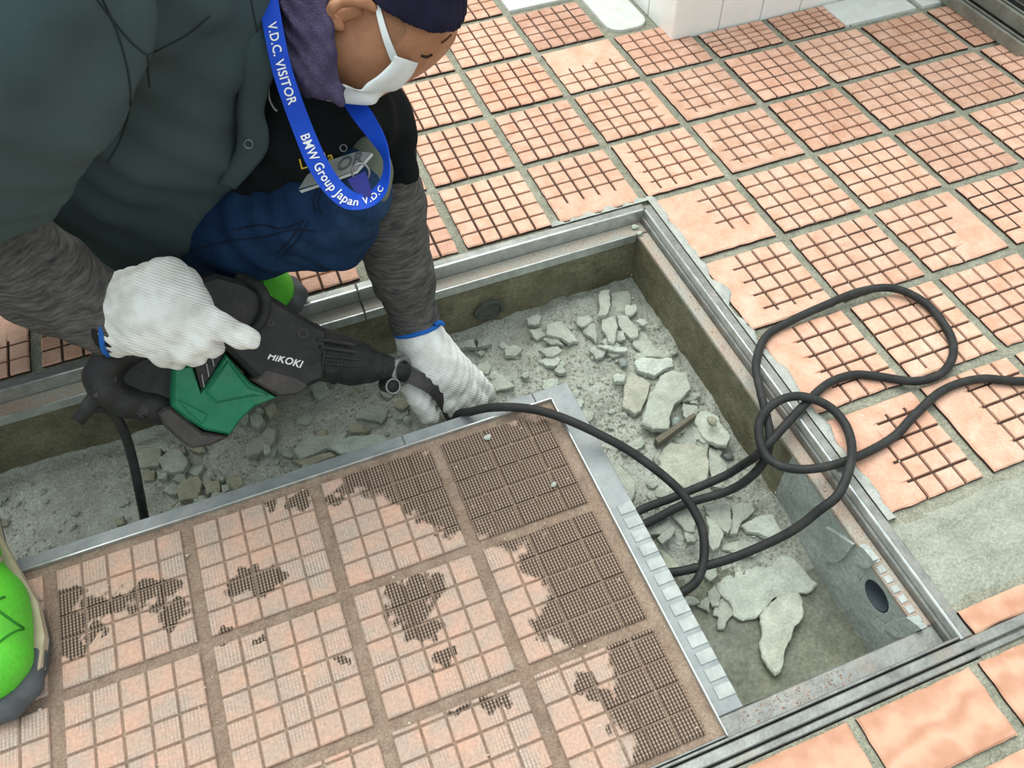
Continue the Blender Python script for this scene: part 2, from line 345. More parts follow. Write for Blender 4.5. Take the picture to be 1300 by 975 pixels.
def lidtile_mat():
    """pink moulded tile; the attribute 'bare' marks where the pink skin is gone and the dark waffle shows"""
    m = bpy.data.materials.new('moulded waffle tile'); nt, N, L, bs = nodes(m)
    g = N.new('ShaderNodeNewGeometry'); at = N.new('ShaderNodeAttribute'); at.attribute_name = 'bare'
    sp = N.new('ShaderNodeSeparateXYZ'); L.new(g.outputs['Position'], sp.inputs[0])
    def math_(op, a, b=None):
        n = N.new('ShaderNodeMath'); n.operation = op
        for i, x in enumerate((a, b)):
            if x is None: continue
            if isinstance(x, (int, float)): n.inputs[i].default_value = x
            else: L.new(x, n.inputs[i])
        return n.outputs[0]
    def ridge(ax, per, ph):
        s_ = math_('SINE', math_('MULTIPLY', math_('ADD', sp.outputs[ax], ph), 2*math.pi/per))
        return math_('ADD', math_('MULTIPLY', s_, .5), .5)
    rx = ridge(0, .0036, 0); ry = ridge(1, .0036, 0)
    waf = math_('MULTIPLY', math_('POWER', rx, .9), math_('ADD', math_('MULTIPLY', ry, .62), .38))
    n = N.new('ShaderNodeTexNoise'); n.inputs['Scale'].default_value = 150; n.inputs['Detail'].default_value = 6; L.new(g.outputs['Position'], n.inputs['Vector'])
    nb = N.new('ShaderNodeTexNoise'); nb.inputs['Scale'].default_value = 45; nb.inputs['Detail'].default_value = 4; L.new(g.outputs['Position'], nb.inputs['Vector'])
    nz = math_('ADD', math_('MULTIPLY', math_('SUBTRACT', n.outputs['Fac'], .5), .6), math_('MULTIPLY', math_('SUBTRACT', nb.outputs['Fac'], .5), 1.2))
    mask = N.new('ShaderNodeMapRange'); mask.inputs[1].default_value = .36; mask.inputs[2].default_value = .68
    L.new(math_('ADD', at.outputs['Fac'], nz), mask.inputs[0])
    n2 = N.new('ShaderNodeTexNoise'); n2.inputs['Scale'].default_value = 30; n2.inputs['Detail'].default_value = 7; L.new(g.outputs['Position'], n2.inputs['Vector'])
    rp = N.new('ShaderNodeValToRGB'); rp.color_ramp.elements[0].position = .35; rp.color_ramp.elements[1].position = .66
    rp.color_ramp.elements[0].color = (*lin((200, 163, 143)), 1); rp.color_ramp.elements[1].color = (*lin((178, 160, 146)), 1)
    L.new(n2.outputs['Fac'], rp.inputs[0])
    dk = N.new('ShaderNodeValToRGB'); dk.color_ramp.elements[0].position = .1; dk.color_ramp.elements[1].position = .8
    dk.color_ramp.elements[0].color = (*lin((64, 55, 49)), 1); dk.color_ramp.elements[1].color = (*lin((168, 146, 128)), 1)
    L.new(waf, dk.inputs[0])
    mx = N.new('ShaderNodeMix'); mx.data_type = 'RGBA'
    n5 = N.new('ShaderNodeTexNoise'); n5.inputs['Scale'].default_value = 14; n5.inputs['Detail'].default_value = 8; n5.inputs['Roughness'].default_value = .7; L.new(g.outputs['Position'], n5.inputs['Vector'])
    st = N.new('ShaderNodeMapRange'); st.inputs[1].default_value = .47; st.inputs[2].default_value = .66; st.inputs[4].default_value = .75; L.new(n5.outputs['Fac'], st.inputs[0])
    gy = N.new('ShaderNodeValToRGB'); gy.color_ramp.elements[0].color = (*lin((142, 132, 122)), 1); gy.color_ramp.elements[1].color = (*lin((196, 182, 168)), 1); gy.color_ramp.elements[0].position = .1; gy.color_ramp.elements[1].position = .6; L.new(waf, gy.inputs[0])
    m5 = N.new('ShaderNodeMix'); m5.data_type = 'RGBA'; L.new(st.outputs[0], m5.inputs[0]); L.new(rp.outputs[0], m5.inputs[6]); L.new(gy.outputs[0], m5.inputs[7])
    n6 = N.new('ShaderNodeTexNoise'); n6.inputs['Scale'].default_value = 300; n6.inputs['Detail'].default_value = 4; L.new(g.outputs['Position'], n6.inputs['Vector'])
    r6 = N.new('ShaderNodeMapRange'); r6.inputs[1].default_value = .3; r6.inputs[2].default_value = .7; r6.inputs[3].default_value = .86; r6.inputs[4].default_value = 1.12; L.new(n6.outputs['Fac'], r6.inputs[0])
    v6 = N.new('ShaderNodeVectorMath'); v6.operation = 'SCALE'; L.new(m5.outputs[2], v6.inputs[0]); L.new(r6.outputs[0], v6.inputs['Scale'])
    L.new(mask.outputs[0], mx.inputs[0]); L.new(v6.outputs[0], mx.inputs[6]); L.new(dk.outputs[0], mx.inputs[7])
    L.new(mx.outputs[2], bs.inputs['Base Color']); bs.inputs['Roughness'].default_value = .9; bs.inputs['Specular IOR Level'].default_value = .2
    b = N.new('ShaderNodeBump'); b.inputs['Strength'].default_value = .5; b.inputs['Distance'].default_value = .0012
    L.new(math_('ADD', math_('MULTIPLY', waf, math_('ADD', math_('MULTIPLY', mask.outputs[0], .65), .35)), math_('MULTIPLY', n2.outputs['Fac'], .8)), b.inputs['Height'])
    L.new(b.outputs[0], bs.inputs['Normal'])
    return m
M_LIDTILE = lidtile_mat()

# ================================================================ SETTING: floor, trench, pillar
T = .15
LEDGE = -.020
# grout bed around the trench opening
def ring(x0, x1, y0, y1, hx0, hx1, hy0, hy1, z, zb):
    return join(box(x0, x1, hy1, y1, zb, z), box(x0, x1, y0, hy0, zb, z), box(hx1, x1, hy0, hy1, zb, z), box(x0, hx0, hy0, hy1, zb, z))
v, f = ring(-2.4, 2.2, -1.7, 2.2, -1.7, -.004, -.764, -.018, -.0045, -.06)
floor = struct(mk('floor', v, f, M_GROUT))
def tile_mesh(x0, x1, y0, y1, seed, wear, z=0., depth=.0030, gw=.0022, lines=(4, 4)):
    """moulded tile: a slab whose 5 by 5 cells stand proud of dirt-filled grooves; wear(s, t) in 0..1 says how deep a groove still is"""
    r = random.Random(seed)
    def axis(a, b, n):
        c = [(a, 'e'), (a+.0022, 'b')]; w = (b-a)/(n+1)
        for k in range(n+1):
            c.append((a+w*(k+.33), 'm')); c.append((a+w*(k+.67), 'm'))
            if k < n:
                g = a+w*(k+1)+r.uniform(-.0006, .0006)
                c += [(g-gw, 'o'), (g-gw*.78, 'i'), (g+gw*.78, 'i'), (g+gw, 'o')]
        c += [(b-.0022, 'b'), (b, 'e')]; return c
    X, Y = axis(x0, x1, lines[0]), axis(y0, y1, lines[1])
    tx, ty = r.uniform(-.006, .006), r.uniform(-.006, .006); dz = r.uniform(-.0006, .0006)
    V = []; nx, ny = len(X), len(Y); dep = {}
    for j, (y, ky) in enumerate(Y):
        for i, (x, kx) in enumerate(X):
            s, t = (x-x0)/(x1-x0), (y-y0)/(y1-y0); d = 0.
            if kx == 'i' or ky == 'i':
                d = depth*min(1, max(0, wear(s, t)))
            dep[i, j] = d
            zz = z+dz+(x-(x0+x1)/2)*tx+(y-(y0+y1)/2)*ty-d
            if 'e' in (kx, ky): zz -= .0016
            jx, jy = (noise.noise(Vector((x*60, y*60, 3.)))*.0012, noise.noise(Vector((x*60, y*60, 9.)))*.0012) if 'e' in (kx, ky) else (0, 0)
            V.append((x+jx, y+jy, zz))
    Fc, mi = [], []
    for j in range(ny-1):
        for i in range(nx-1):
            Fc.append((j*nx+i, j*nx+i+1, (j+1)*nx+i+1, (j+1)*nx+i))
            gx = X[i][1] == 'i' and X[i+1][1] == 'i'; gy = Y[j][1] == 'i' and Y[j+1][1] == 'i'
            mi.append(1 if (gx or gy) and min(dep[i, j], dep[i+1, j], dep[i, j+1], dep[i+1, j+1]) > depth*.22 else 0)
    # skirt: shade line along the tile edges, painted in the groove dirt colour
    per = [i for i in range(nx)]+[j*nx+nx-1 for j in range(1, ny)]+[(ny-1)*nx+i for i in range(nx-2, -1, -1)]+[j*nx for j in range(ny-2, 0, -1)]
    n0 = len(V)
    for q in per: V.append((V[q][0], V[q][1], z-.011))
    for a in range(len(per)):
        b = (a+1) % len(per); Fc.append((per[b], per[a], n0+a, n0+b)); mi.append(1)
    return V, Fc, mi
def sm(a, b, x): t = min(1, max(0, (x-a)/(b-a))); return t*t*(3-2*t)
WEAR = {  # cells whose grooves have been ground or smeared away on one side: (s, t) -> depth factor; s grows to +x, t to +y
    (0, -1): lambda s, t: sm(.42, .5, s)*sm(.2, .3, t), (0, -2): lambda s, t: sm(.22, .32, s)*sm(.1, .2, t),
    (0, -3): lambda s, t: sm(.24, .34, s), (0, -4): lambda s, t: sm(.28, .42, s-.25*t+.1)*(1-sm(.8, .9, t)),
    (1, -4): lambda s, t: sm(.32, .4, s), (0, 0): lambda s, t: sm(.08, .2, s)*sm(.02, .16, t), (-1, 0): lambda s, t: sm(.2, .3, t),
    (0, 2): lambda s, t: 1-sm(.5, .56, t), (1, 1): lambda s, t: sm(.05, .14, s)*sm(.05, .15, t), (0, 1): lambda s, t: 1-sm(.84, .93, s),
    (2, -2): lambda s, t: 1-sm(.6, .8, s-.5*t+.3), (3, -2): lambda s, t: .3*(1-sm(.5, .7, s-t+.5)), (2, -1): lambda s, t: .55+.45*sm(.5, .2, t),
    (1, 0): lambda s, t: sm(.03, .2, t)*sm(.04, .16, s), (2, 0): lambda s, t: 1-.5*sm(.7, .9, t), (1, -3): lambda s, t: sm(.05, .2, t+s*.3),
    (3, -1): lambda s, t: .6+.3*s, (-2, 0): lambda s, t: .75, (-3, 0): lambda s, t: .6, (-6, 0): lambda s, t: .25, (-7, 0): lambda s, t: .8*(1-sm(.3, .6, t))}
TINT = {(0, 3): (.80, .74, .74), (-1, 1): (.86, .82, .82), (4, 1): (.80, .76, .74), (5, 1): (.84, .8, .78), (-1, 2): (.95, .9, .88), (2, 0): (.9, .84, .82), (-2, 1): (.95, .95, .94)}
BASE = (.80, .645, .565)
WALLX, WALLY = .253, .392
tiles = []
def add_tile(key, x0, x1, y0, y1, wear, tint=(1, 1, 1), lines=(4, 4), base=BASE):
    if x1-x0 < .02 or y1-y0 < .012: return
    hk = zlib.crc32(repr(key).encode())
    r = random.Random(hk % 9973); j = r.uniform(.88, 1.06); w = r.uniform(-.03, .035)
    V, Fc, mi = tile_mesh(x0, x1, y0, y1, hk % 7919, wear, z=.001, lines=lines)
    o = mk('tile', V, Fc, [M_SWIRL if isinstance(key[1], str) else M_TILE, M_DIRT_SHADE], floor, mi=mi)
    o.color = (base[0]*tint[0]*j, (base[1]+w)*tint[1]*j, (base[2]+w)*tint[2]*j, 1); tiles.append(o)
J = .0075
for i in range(-11, 11):
    for j in range(-6, 9):
        x0, x1, y0, y1 = i*T+J, (i+1)*T-J, j*T+J, (j+1)*T-J
        cx, cy = (x0+x1)/2, (y0+y1)/2
        if cx < 0 and cy < 0: continue                       # the trench and its lid
        if j <= -5: continue                                 # the cement patch and the rows below are laid separately
        q = CR.transposed() @ (Vector((cx, cy, 0))-CAM); u, w_ = 650+F*q.x/-q.z, 487.5-F*q.y/-q.z
        if not (-330 < u < 1700 and -330 < w_ < 1100): continue
        if cx > WALLX+.05 and y0 > WALLY-.03: continue
        if x0 > WALLX-.01 or (i == 1 and j == 2):
            if y1 > WALLY-.004 and x0 > WALLX-.01: y1 = WALLY-.004
        if i == 1 and j >= 3: x1 = WALLX-.006
        if i == 1 and j >= 3 or (i == 0 and j == 4) or (i in (4, 5) and j == 2): continue    # white pieces
        if i >= 2 and j >= 3: continue
        if i == 0 and j < 0: x0 = .011
        if i < 0 and j == 0: y0 = .004
        r = random.Random(i*31+j*17); a_, b_ = r.uniform(0, 9), r.uniform(.8, 1.15)
        wr = WEAR.get((i, j))
        if wr is None:
            wr = (lambda a_, b_: lambda s, t: b_*(.95+.9*noise.noise(Vector((s*1.6+a_, t*1.6, a_)))))(a_, b_)
        add_tile((i, j), x0, x1, y0, y1, wr, TINT.get((i, j), (1, 1, 1)))
# ground-smooth tiles in front of the frame, a narrow broken strip beside the cement patch
for k in range(-9, 5):
    x0 = -.0185-.148*k
    add_tile((k, 'a'), x0-.148+.006, x0-.006, -.838, -.768, lambda s, t: 0, (1.04, 1.0, .97), (4, 2))
    add_tile((k, 'b'), x0-.148+.006+.012, x0-.006+.012, -.985, -.850, lambda s, t: 0, (1.03, .99, .96))
for k, (a, b) in enumerate(((.004, .14), (.155, .29), (.305, .44))):
    add_tile((k, 'c'), a, b, -.742, -.716, lambda s, t: 0, (.98, .95, .93), (4, 1))
for rct, rr in (((J, T-J, 4*T+J, 5*T-J), 0), ((T+J, WALLX-.012, 3*T+J, 4.9*T), .03), ((4*T-.02, 5*T-J, 2*T+J, WALLY-.006), 0), ((5*T+J, 6*T-J, 2*T+J, WALLY-.006), 0)):
    x0, x1, y0, y1 = rct; pts = []
    for cx, cy, a0 in ((x1, y0, -90), (x1, y1, 0), (x0, y1, 90), (x0, y0, 180)):
        rad = rr if cy == y0 else .002
        ox, oy = cx+(-rad if cx == x1 else rad), cy+(-rad if cy == y1 else rad)
        for k in range(6):
            a = math.radians(a0+18*k); pts.append((ox+math.cos(a)*rad, oy+math.sin(a)*rad))
    n = len(pts); V = [(x, y, -.011) for x, y in pts]+[(x, y, .0012) for x, y in pts]+[(x+(.5*(x0+x1)-x)*.02, y+(.5*(y0+y1)-y)*.02, .0022) for x, y in pts]
    Fc = [tuple(range(2*n, 3*n))]+[(b+i, b+(i+1) % n, b+n+(i+1) % n, b+n+i) for b in (0, n) for i in range(n)]
    o = mk('tile', V, Fc, M_WPAINT, floor); o['label'] = 'white floor tile beside the pillar'

# white tiled pillar
v, f = box(WALLX+.006, 1.5, WALLY+.006, 1.4, -.03, .9)
pillar = struct(mk('wall_pillar', v, f, M_GROUT))
wx = [WALLX, .352, .443, .532, .625, .72, .82, .92, 1.02]
for r_ in range(3):
    z0, z1 = -.004+r_*.2, .196+r_*.2
    for a, b in zip(wx, wx[1:]):
        v, f = box(a+.0008, b-.0008, 0, z1-z0-.0016, 0, .008, .0012)
        mk('tile', [(x, WALLY+.008-z, z0+y) for x, y, z in v], f, M_WHITE, pillar)
    for k in range(4):
        a, b = WALLY+.002+k*.1, WALLY+.1+k*.1
        v, f = box(a+.0008, b-.0008, 0, z1-z0-.0016, 0, .008, .0012)
        mk('tile', [(WALLX+.008-z, x, z0+y) for x, y, z in v], [q[::-1] for q in f], M_WHITE, pillar)

# ---- trench shell
XW, YB, YF = -.035, -.043, -.714          # faces of the right, back and front trench walls
ZB = -.17
def wall_hole(org, du, dv, U, Vv, hole, m, name, thick, back, sub=.03):
    """wall panel with an optional round hole (cu, cv, r): quads in a grid, ring of quads around the hole"""
    V, Fc = [], []
    org, du, dv, back = map(Vector, (org, du, dv, back))
    def put(a, b): 
        nz = fbm(a*14, b*14, 2.)*.0025
        V.append(org+du*a+dv*b-back*nz); return len(V)-1
    nu, nv = max(2, int(U/sub)), max(2, int(Vv/sub))
    us, vv = [U*k/nu for k in range(nu+1)], [Vv*k/nv for k in range(nv+1)]
    if hole:
        cu, cv, hr = hole; s = hr*1.35
        us = sorted([x for x in us if abs(x-cu) > s+.004]+[cu-s, cu+s]); vv = sorted([x for x in vv if abs(x-cv) > s+.004 and 0 <= x <= Vv]+[max(.002, cv-s), min(Vv-.002, cv+s)])
    g = {(i, j): put(a, b) for i, a in enumerate(us) for j, b in enumerate(vv)}
    for i in range(len(us)-1):
        for j in range(len(vv)-1):
            if hole and us[i] >= cu-s-1e-6 and us[i+1] <= cu+s+1e-6 and vv[j] >= max(.002, cv-s)-1e-6 and vv[j+1] <= min(Vv-.002, cv+s)+1e-6:
                n = 24; ci, co = [], []
                u0, u1, v0, v1 = us[i], us[i+1], vv[j], vv[j+1]
                for k in range(n):
                    a = 2*math.pi*k/n; ca, sa = math.cos(a), math.sin(a)
                    ci.append(put(cu+ca*hr, cv+sa*hr))
                    tt = min(((u1-cu) if ca > 0 else (cu-u0))/max(abs(ca), 1e-6), ((v1-cv) if sa > 0 else (cv-v0))/max(abs(sa), 1e-6))
                    co.append(put(cu+ca*tt, cv+sa*tt))
                for k in range(n): kk = (k+1) % n; Fc.append((ci[k], co[k], co[kk], ci[kk]))
            else: Fc.append((g[i, j], g[i+1, j], g[i+1, j+1], g[i, j+1]))
    n0 = len(V); a = org+back*thick
    V += [a, a+du*U, a+du*U+dv*Vv, a+dv*Vv]; Fc.append((n0+3, n0+2, n0+1, n0))
    return struct(mk(name, V, Fc, m))
ph = PLANE(1113, 757, 0, XW); pl = PLANE(620, 392, 1, YB)
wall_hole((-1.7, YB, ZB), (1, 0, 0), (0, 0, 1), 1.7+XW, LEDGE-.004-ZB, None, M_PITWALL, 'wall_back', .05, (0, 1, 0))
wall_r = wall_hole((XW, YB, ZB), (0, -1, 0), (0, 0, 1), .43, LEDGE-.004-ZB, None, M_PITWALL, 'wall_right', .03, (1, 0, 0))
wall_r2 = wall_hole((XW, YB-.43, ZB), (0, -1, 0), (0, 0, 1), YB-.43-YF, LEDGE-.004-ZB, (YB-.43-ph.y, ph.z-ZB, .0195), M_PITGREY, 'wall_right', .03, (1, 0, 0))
wall_hole((-1.7, YF, ZB), (1, 0, 0), (0, 0, 1), 1.7+XW, LEDGE-.004-ZB, None, M_PITGREY, 'wall_front', .03, (0, -1, 0))
pts = [ph+Vector((.0+.012*k, 0, 0)) for k in range(6)]
V, Fc = tube(pts, .0198, 24, cap=False); V2, F2 = tube(pts, .0180, 24, cap=False)
endc = [(len(V)+24*5+k) for k in range(24)]
Va, Fa = join((V, Fc), (V2, [q[::-1] for q in F2])); Fa.append(tuple(endc)[::-1])
mk('drain_pipe', Va, Fa, M_PIPE, wall_r2, smooth=True)['label'] = 'grey plastic drain pipe mouth'
# raised edges of broken render on the right wall near the pipe
for k, (poly) in enumerate(([(1048,668),(1082,690),(1066,712),(1046,716)], [(1090,690),(1110,712),(1098,722),(1084,712)], [(1120,795),(1150,782),(1172,800),(1140,812)])):
    w = [PLANE(u, v, 0, XW-.004) for u, v in poly]; pts = []
    for p0, p1 in zip(w, w[1:]+w[:1]):
        for t in (0, .33, .67): q = p0.lerp(p1, t); pts.append((q.y+RND.uniform(-.002, .002), q.z+RND.uniform(-.002, .002)))
    n = len(pts); V = [(XW+.003, p0, p1) for p0, p1 in pts]+[(XW-.0045, p0*.995+sum(q[0] for q in pts)/n*.005, p1) for p0, p1 in pts]
    o = mk('render_flake', V, [tuple(range(n, 2*n))]+[(i, (i+1) % n, n+(i+1) % n, n+i) for i in range(n)], M_PITGREY, wall_r2)
    bm = bmesh.new(); bm.from_mesh(o.data); bmesh.ops.recalc_face_normals(bm, faces=bm.faces); bm.to_mesh(o.data); bm.free()
# round plug in the back wall
n = 24; V = []
for rr, yy in ((.024, .0), (.024, -.004), (.019, -.005), (.0185, -.0022)):
    V += [(pl.x+math.cos(2*math.pi*k/n)*rr, YB+yy-.001, pl.z+math.sin(2*math.pi*k/n)*rr*.85) for k in range(n)]
Fc = [(b*n+k, b*n+(k+1) % n, (b+1)*n+(k+1) % n, (b+1)*n+k) for b in range(3) for k in range(n)]+[tuple(range(3*n, 4*n))]
wb = bpy.data.objects['wall_back']; o = mk('pipe_plug', V, Fc, mat('dark plug', (70, 74, 70), (92, 96, 88), 60, .8, .3, 200), wb)
bm = bmesh.new(); bm.from_mesh(o.data); bmesh.ops.recalc_face_normals(bm, faces=bm.faces); bm.to_mesh(o.data); bm.free()
struct(mk('wall_left', *box(-1.75, -1.69, YF-.03, -.02, ZB, LEDGE-.007), M_PITWALL))

def H(x, y):
    """height of the rubble-strewn trench floor"""
    z = -.124
    z -= .018*sm(-.50, -.60, y)*sm(-.30, -.24, x)                       # deeper, swept end by the pipe
    rough = .35+.65*(1-sm(-.52, -.60, y)*sm(-.3, -.24, x))
    rough *= .75+.25*sm(-.86, -.76, x)
    z += rough*(.007*fbm(x*16, y*16, 1.3)+.004*fbm(x*55, y*55, 4.1))
    for (hx, hy, hr, hh) in ((-.13, -.14, .13, .020), (-.55, -.18, .14, .012), (-.12, -.33, .12, .012), (-.7, -.22, .08, .010), (-.19, -.45, .07, .012)):
        z += hh*math.exp(-((x-hx)**2+(y-hy)**2)/(hr*hr))
    z -= .010*math.exp(-((y-YB+.012)/.018)**2)*sm(-.5, -.62, x)          # open seam along the back wall
    return z
nx, ny = 240, 112
xs = [-1.68+(XW+.004+1.68)*i/(nx-1) for i in range(nx)]
xs = [-1.68+(XW+.002+1.68)*(1-(1-i/(nx-1))**1.25) for i in range(nx)]; ys = [YF-.002+(YB-YF+.004)*j/(ny-1) for j in range(ny)]
V = [(x, y, H(x, y)) for y in ys for x in xs]
Fc, mi = [], []
for j in range(ny-1):
    for i in range(nx-1):
        Fc.append((j*nx+i, j*nx+i+1, (j+1)*nx+i+1, (j+1)*nx+i)); x, y = xs[i], ys[j]
        mi.append(1 if y+.05*fbm(x*14, y*14)+.28*(x+.15) < -.545 and x > -.32 else 0)
trench_floor = struct(mk('floor_trench', V, Fc, [M_PITFLOOR, M_PITWET], mi=mi, smooth=True))

# ---- steel frame round the trench
def rail(name, n_, parts):
    t = bpy.data.objects.new(name, None); C.objects.link(t); struct(t); t.location = n_
    for nm, v, f, m in parts: mk(nm, v, f, m, t)
    return t
# back rail, two lengths meeting under the far sleeve
xj = PZ(458, 384, -.02).x
for k, (a, b) in enumerate(((-1.7, xj-.001), (xj+.001, -.004))):
    rail('trim_%d' % (k+1), ((a+b)/2, -.03, LEDGE-.01), [
        ('outer_bar', *box(a, min(b, -.0108), -.0165, -.004, -.034, .0005, .001), M_STEEL),
        ('bright_lip', *box(a, min(b, -.0147), -.0205, -.0165, -.034, .0022, .0008), M_STEELB),
        ('ledge', *box(a, min(b, -.0188), YB-.001, -.0205, LEDGE-.006, LEDGE, .0012), M_LEDGE),
        ('inner_lip', *box(a, min(b, XW-.002), YB-.0032, YB-.001, LEDGE-.014, LEDGE+.0012, .0006), M_STEELB)])
rail('trim_3', (-.02, -.38, LEDGE-.01), [
    ('outer_bar', *box(-.0105, .001, -.742, -.012, -.034, .0005, .001), M_STEEL),
    ('bright_lip', *box(-.0145, -.0105, -.742, -.0205, -.034, .0022, .0008), M_STEELB),
    ('inner_bar', *box(-.0185, -.0145, -.738, -.0205, -.034, -.010, .0008), M_STEEL),
    ('ledge', *box(XW-.001, -.0185, YF, YB-.0035, LEDGE-.006, LEDGE, .0012), M_LEDGE)])
rail('trim_4', (-.8, -.73, LEDGE-.01), [
    ('ledge', *box(-1.7, -.0188, -.7372, YF-.0004, LEDGE-.006, LEDGE, .0012), M_STEEL),
    ('inner_bar', *box(-1.7, -.010, -.7405, -.7375, -.034, .0008, .0008), M_STEEL)])
rail('trim_5', (-.5, -.75, LEDGE-.01), [
    ('outer_bar', *box(-1.7, .75, -.7535, -.7425, -.034, .0008, .001), M_STEEL),
    ('rim', *box(-1.7, .75, -.7625, -.7555, -.034, -.0012, .001), M_STEEL)])
M_BLOCK = mat('pale block', (190, 195, 192), (160, 166, 165), 60, .7, .1, 200, dust=(150, 150, 144), dustamt=.6)
for k in range(8):  # row of thin pale raised blocks on the right ledge
    y = -.708+k*.0125
    mk('pale_block', *box(-.0345, -.0255, y, y+.0085, LEDGE, LEDGE+.0016, .0006), M_BLOCK, bpy.data.objects['trim_3'])

# pale mortar smeared along the outside of the right and far rails
def fillet(p0, p1, nrm, wmin, wmax, parent, seed):
    p0, p1, nrm = Vector(p0), Vector(p1), Vector(nrm); n = 90; V, Fc = [], []
    for k in range(n):
        c = p0.lerp(p1, k/(n-1)); w = wmin+(wmax-wmin)*max(0, min(1, .5+1.1*fbm(k*.11, seed, 1.)))
        V += [c+Vector((0, 0, .0022)), c+nrm*w*.6+Vector((0, 0, .0026+.0006*fbm(k*.5, seed))), c+nrm*w+Vector((0, 0, .0012)), c+nrm*(w+.001)+Vector((0, 0, -.006)), c+Vector((0, 0, -.006))]
    for k in range(n-1):
        for q in range(4): Fc.append((k*5+q, k*5+q+1, (k+1)*5+q+1, (k+1)*5+q))
    mk('mortar_fillet', V, Fc, mat('pale smeared mortar', (190, 194, 186), (160, 166, 160), 60, .95, .5, 300, dust=(206, 196, 184), dustamt=.5, grain=.2), parent, smooth=True)
fillet((.001, -.60, 0), (.001, .0, 0), (1, 0, 0), .003, .020, bpy.data.objects['trim_3'], 2.)
fillet((-.16, -.003, 0), (.012, -.003, 0), (0, 1, 0), .002, .012, bpy.data.objects['trim_2'], 7.)
# ================================================================ LID AND BEAMS
LX, LY0, LY1 = -.285, -.7365, -.2965
lid = thing('trench_lid', (-.95, (LY0+LY1)/2, LEDGE), 'large tiled steel lid covering the near left part of the trench', 'lid')
lx0 = -1.66
v, f = box(lx0+.002, LX-.002, LY0+.002, LY1-.002, LEDGE, -.0035); mk('mortar_bed', v, f, M_LIDBED, lid)
mk('edge_strip', *box(lx0, LX, LY1-.0022, LY1, LEDGE, .0022, .0006), M_STEELB, lid)
mk('edge_strip', *box(LX-.0022, LX, LY0, LY1-.0024, LEDGE, .0022, .0006), M_STEELB, lid)
mk('edge_strip', *box(lx0, LX-.0024, LY0, LY0+.0022, LEDGE, .0008, .0006), M_STEEL, lid)
# worn zones where the dark waffle is bare: (u, v, radius px)
BL = [(655, 610, 92), (600, 575, 55), (720, 640, 60), (700, 575, 60), (470, 600, 34), (520, 605, 42), (560, 620, 40), (575, 655, 28), (540, 640, 25), (425, 632, 12), (382, 636, 15), (345, 640, 8),
      (330, 738, 19), (350, 735, 14), (310, 728, 12), (300, 745, 12), (84, 760, 19), (88, 795, 20), (94, 825, 14), (122, 770, 15), (125, 800, 9), (155, 765, 15), (180, 752, 15), (212, 748, 16), (225, 775, 15), (215, 790, 9), (200, 770, 8),
      (770, 715, 60), (750, 760, 55), (790, 770, 45), (700, 705, 38), (790, 690, 40), (700, 790, 22), (730, 800, 25), (520, 770, 26), (540, 745, 22), (525, 800, 16), (560, 835, 14), (500, 748, 14), (548, 800, 14),
      (850, 850, 55), (865, 905, 55), (820, 850, 42), (840, 940, 40), (740, 868, 14), (800, 830, 30), (795, 900, 24), (890, 940, 40), (760, 880, 16), (585, 905, 10), (620, 892, 10), (640, 890, 10), (285, 805, 8), (330, 815, 10), (440, 840, 9)]
BLW = [(PZ(u, v, 0), r*PZ(u, v, 0).__sub__(CAM).length/F) for u, v, r in BL]
def bare(x, y):
    b = 0.; q = Vector((x*70, y*70, 0.)); q2 = Vector((x*170, y*170, 5.))
    x += .011*noise.noise(q)+.005*noise.noise(q2); y += .011*noise.noise(q+Vector((9, 3, 0)))+.005*noise.noise(q2+Vector((4, 8, 0)))
    for c, r in BLW:
        d = math.hypot(x-c.x, y-c.y)/r
        if d < 1.5: b = max(b, 1-sm(.55, 1.45, d))
    return b
def lidtile(x0, x1, y0, y1, seed):
    r = random.Random(seed); gw = .0017
    def axis(a, b):
        c = [(a, 'e'), (a+.0012, 'b')]; w = T*.9/5; k = 0
        st = a
        while True:
            g = st+w
            for q in (.12, .25, .375, .5, .625, .75, .88):
                if st+w*q < b-.002: c.append((st+w*q, 'm'))
            if g > b-.004: break
            c += [(g-gw, 'o'), (g-gw*.5, 'i'), (g+gw*.5, 'i'), (g+gw, 'o')]; st = g
        c += [(b-.0012, 'b'), (b, 'e')]; return c
    X, Y = axis(x0, x1), axis(y0, y1); nx, ny = len(X), len(Y); V, B = [], []
    for y, ky in Y:
        for x, kx in X:
            z = .0008-(.0022 if 'i' in (kx, ky) else 0)-(.0012 if 'e' in (kx, ky) else 0)
            V.append((x, y, z+noise.noise(Vector((x*90, y*90, 1)))*.0005)); B.append(bare(x, y))
    Fc, mi = [], []
    for j in range(ny-1):
        for i in range(nx-1):
            Fc.append((j*nx+i, j*nx+i+1, (j+1)*nx+i+1, (j+1)*nx+i))
            mi.append(1 if (X[i][1] == X[i+1][1] == 'i') or (Y[j][1] == Y[j+1][1] == 'i') else 0)
    per = [i for i in range(nx)]+[j*nx+nx-1 for j in range(1, ny)]+[(ny-1)*nx+i for i in range(nx-2, -1, -1)]+[j*nx for j in range(ny-2, 0, -1)]
    n0 = len(V)
    for q in per: V.append((V[q][0], V[q][1], -.006)); B.append(0.)
    for a in range(len(per)): b = (a+1) % len(per); Fc.append((per[b], per[a], n0+a, n0+b)); mi.append(0)
    o = mk('tile', V, Fc, [M_LIDTILE, M_LIDBED], lid, mi=mi)
    o.data.attributes.new('bare', 'FLOAT', 'POINT').data.foreach_set('value', B)
gx = -.5965
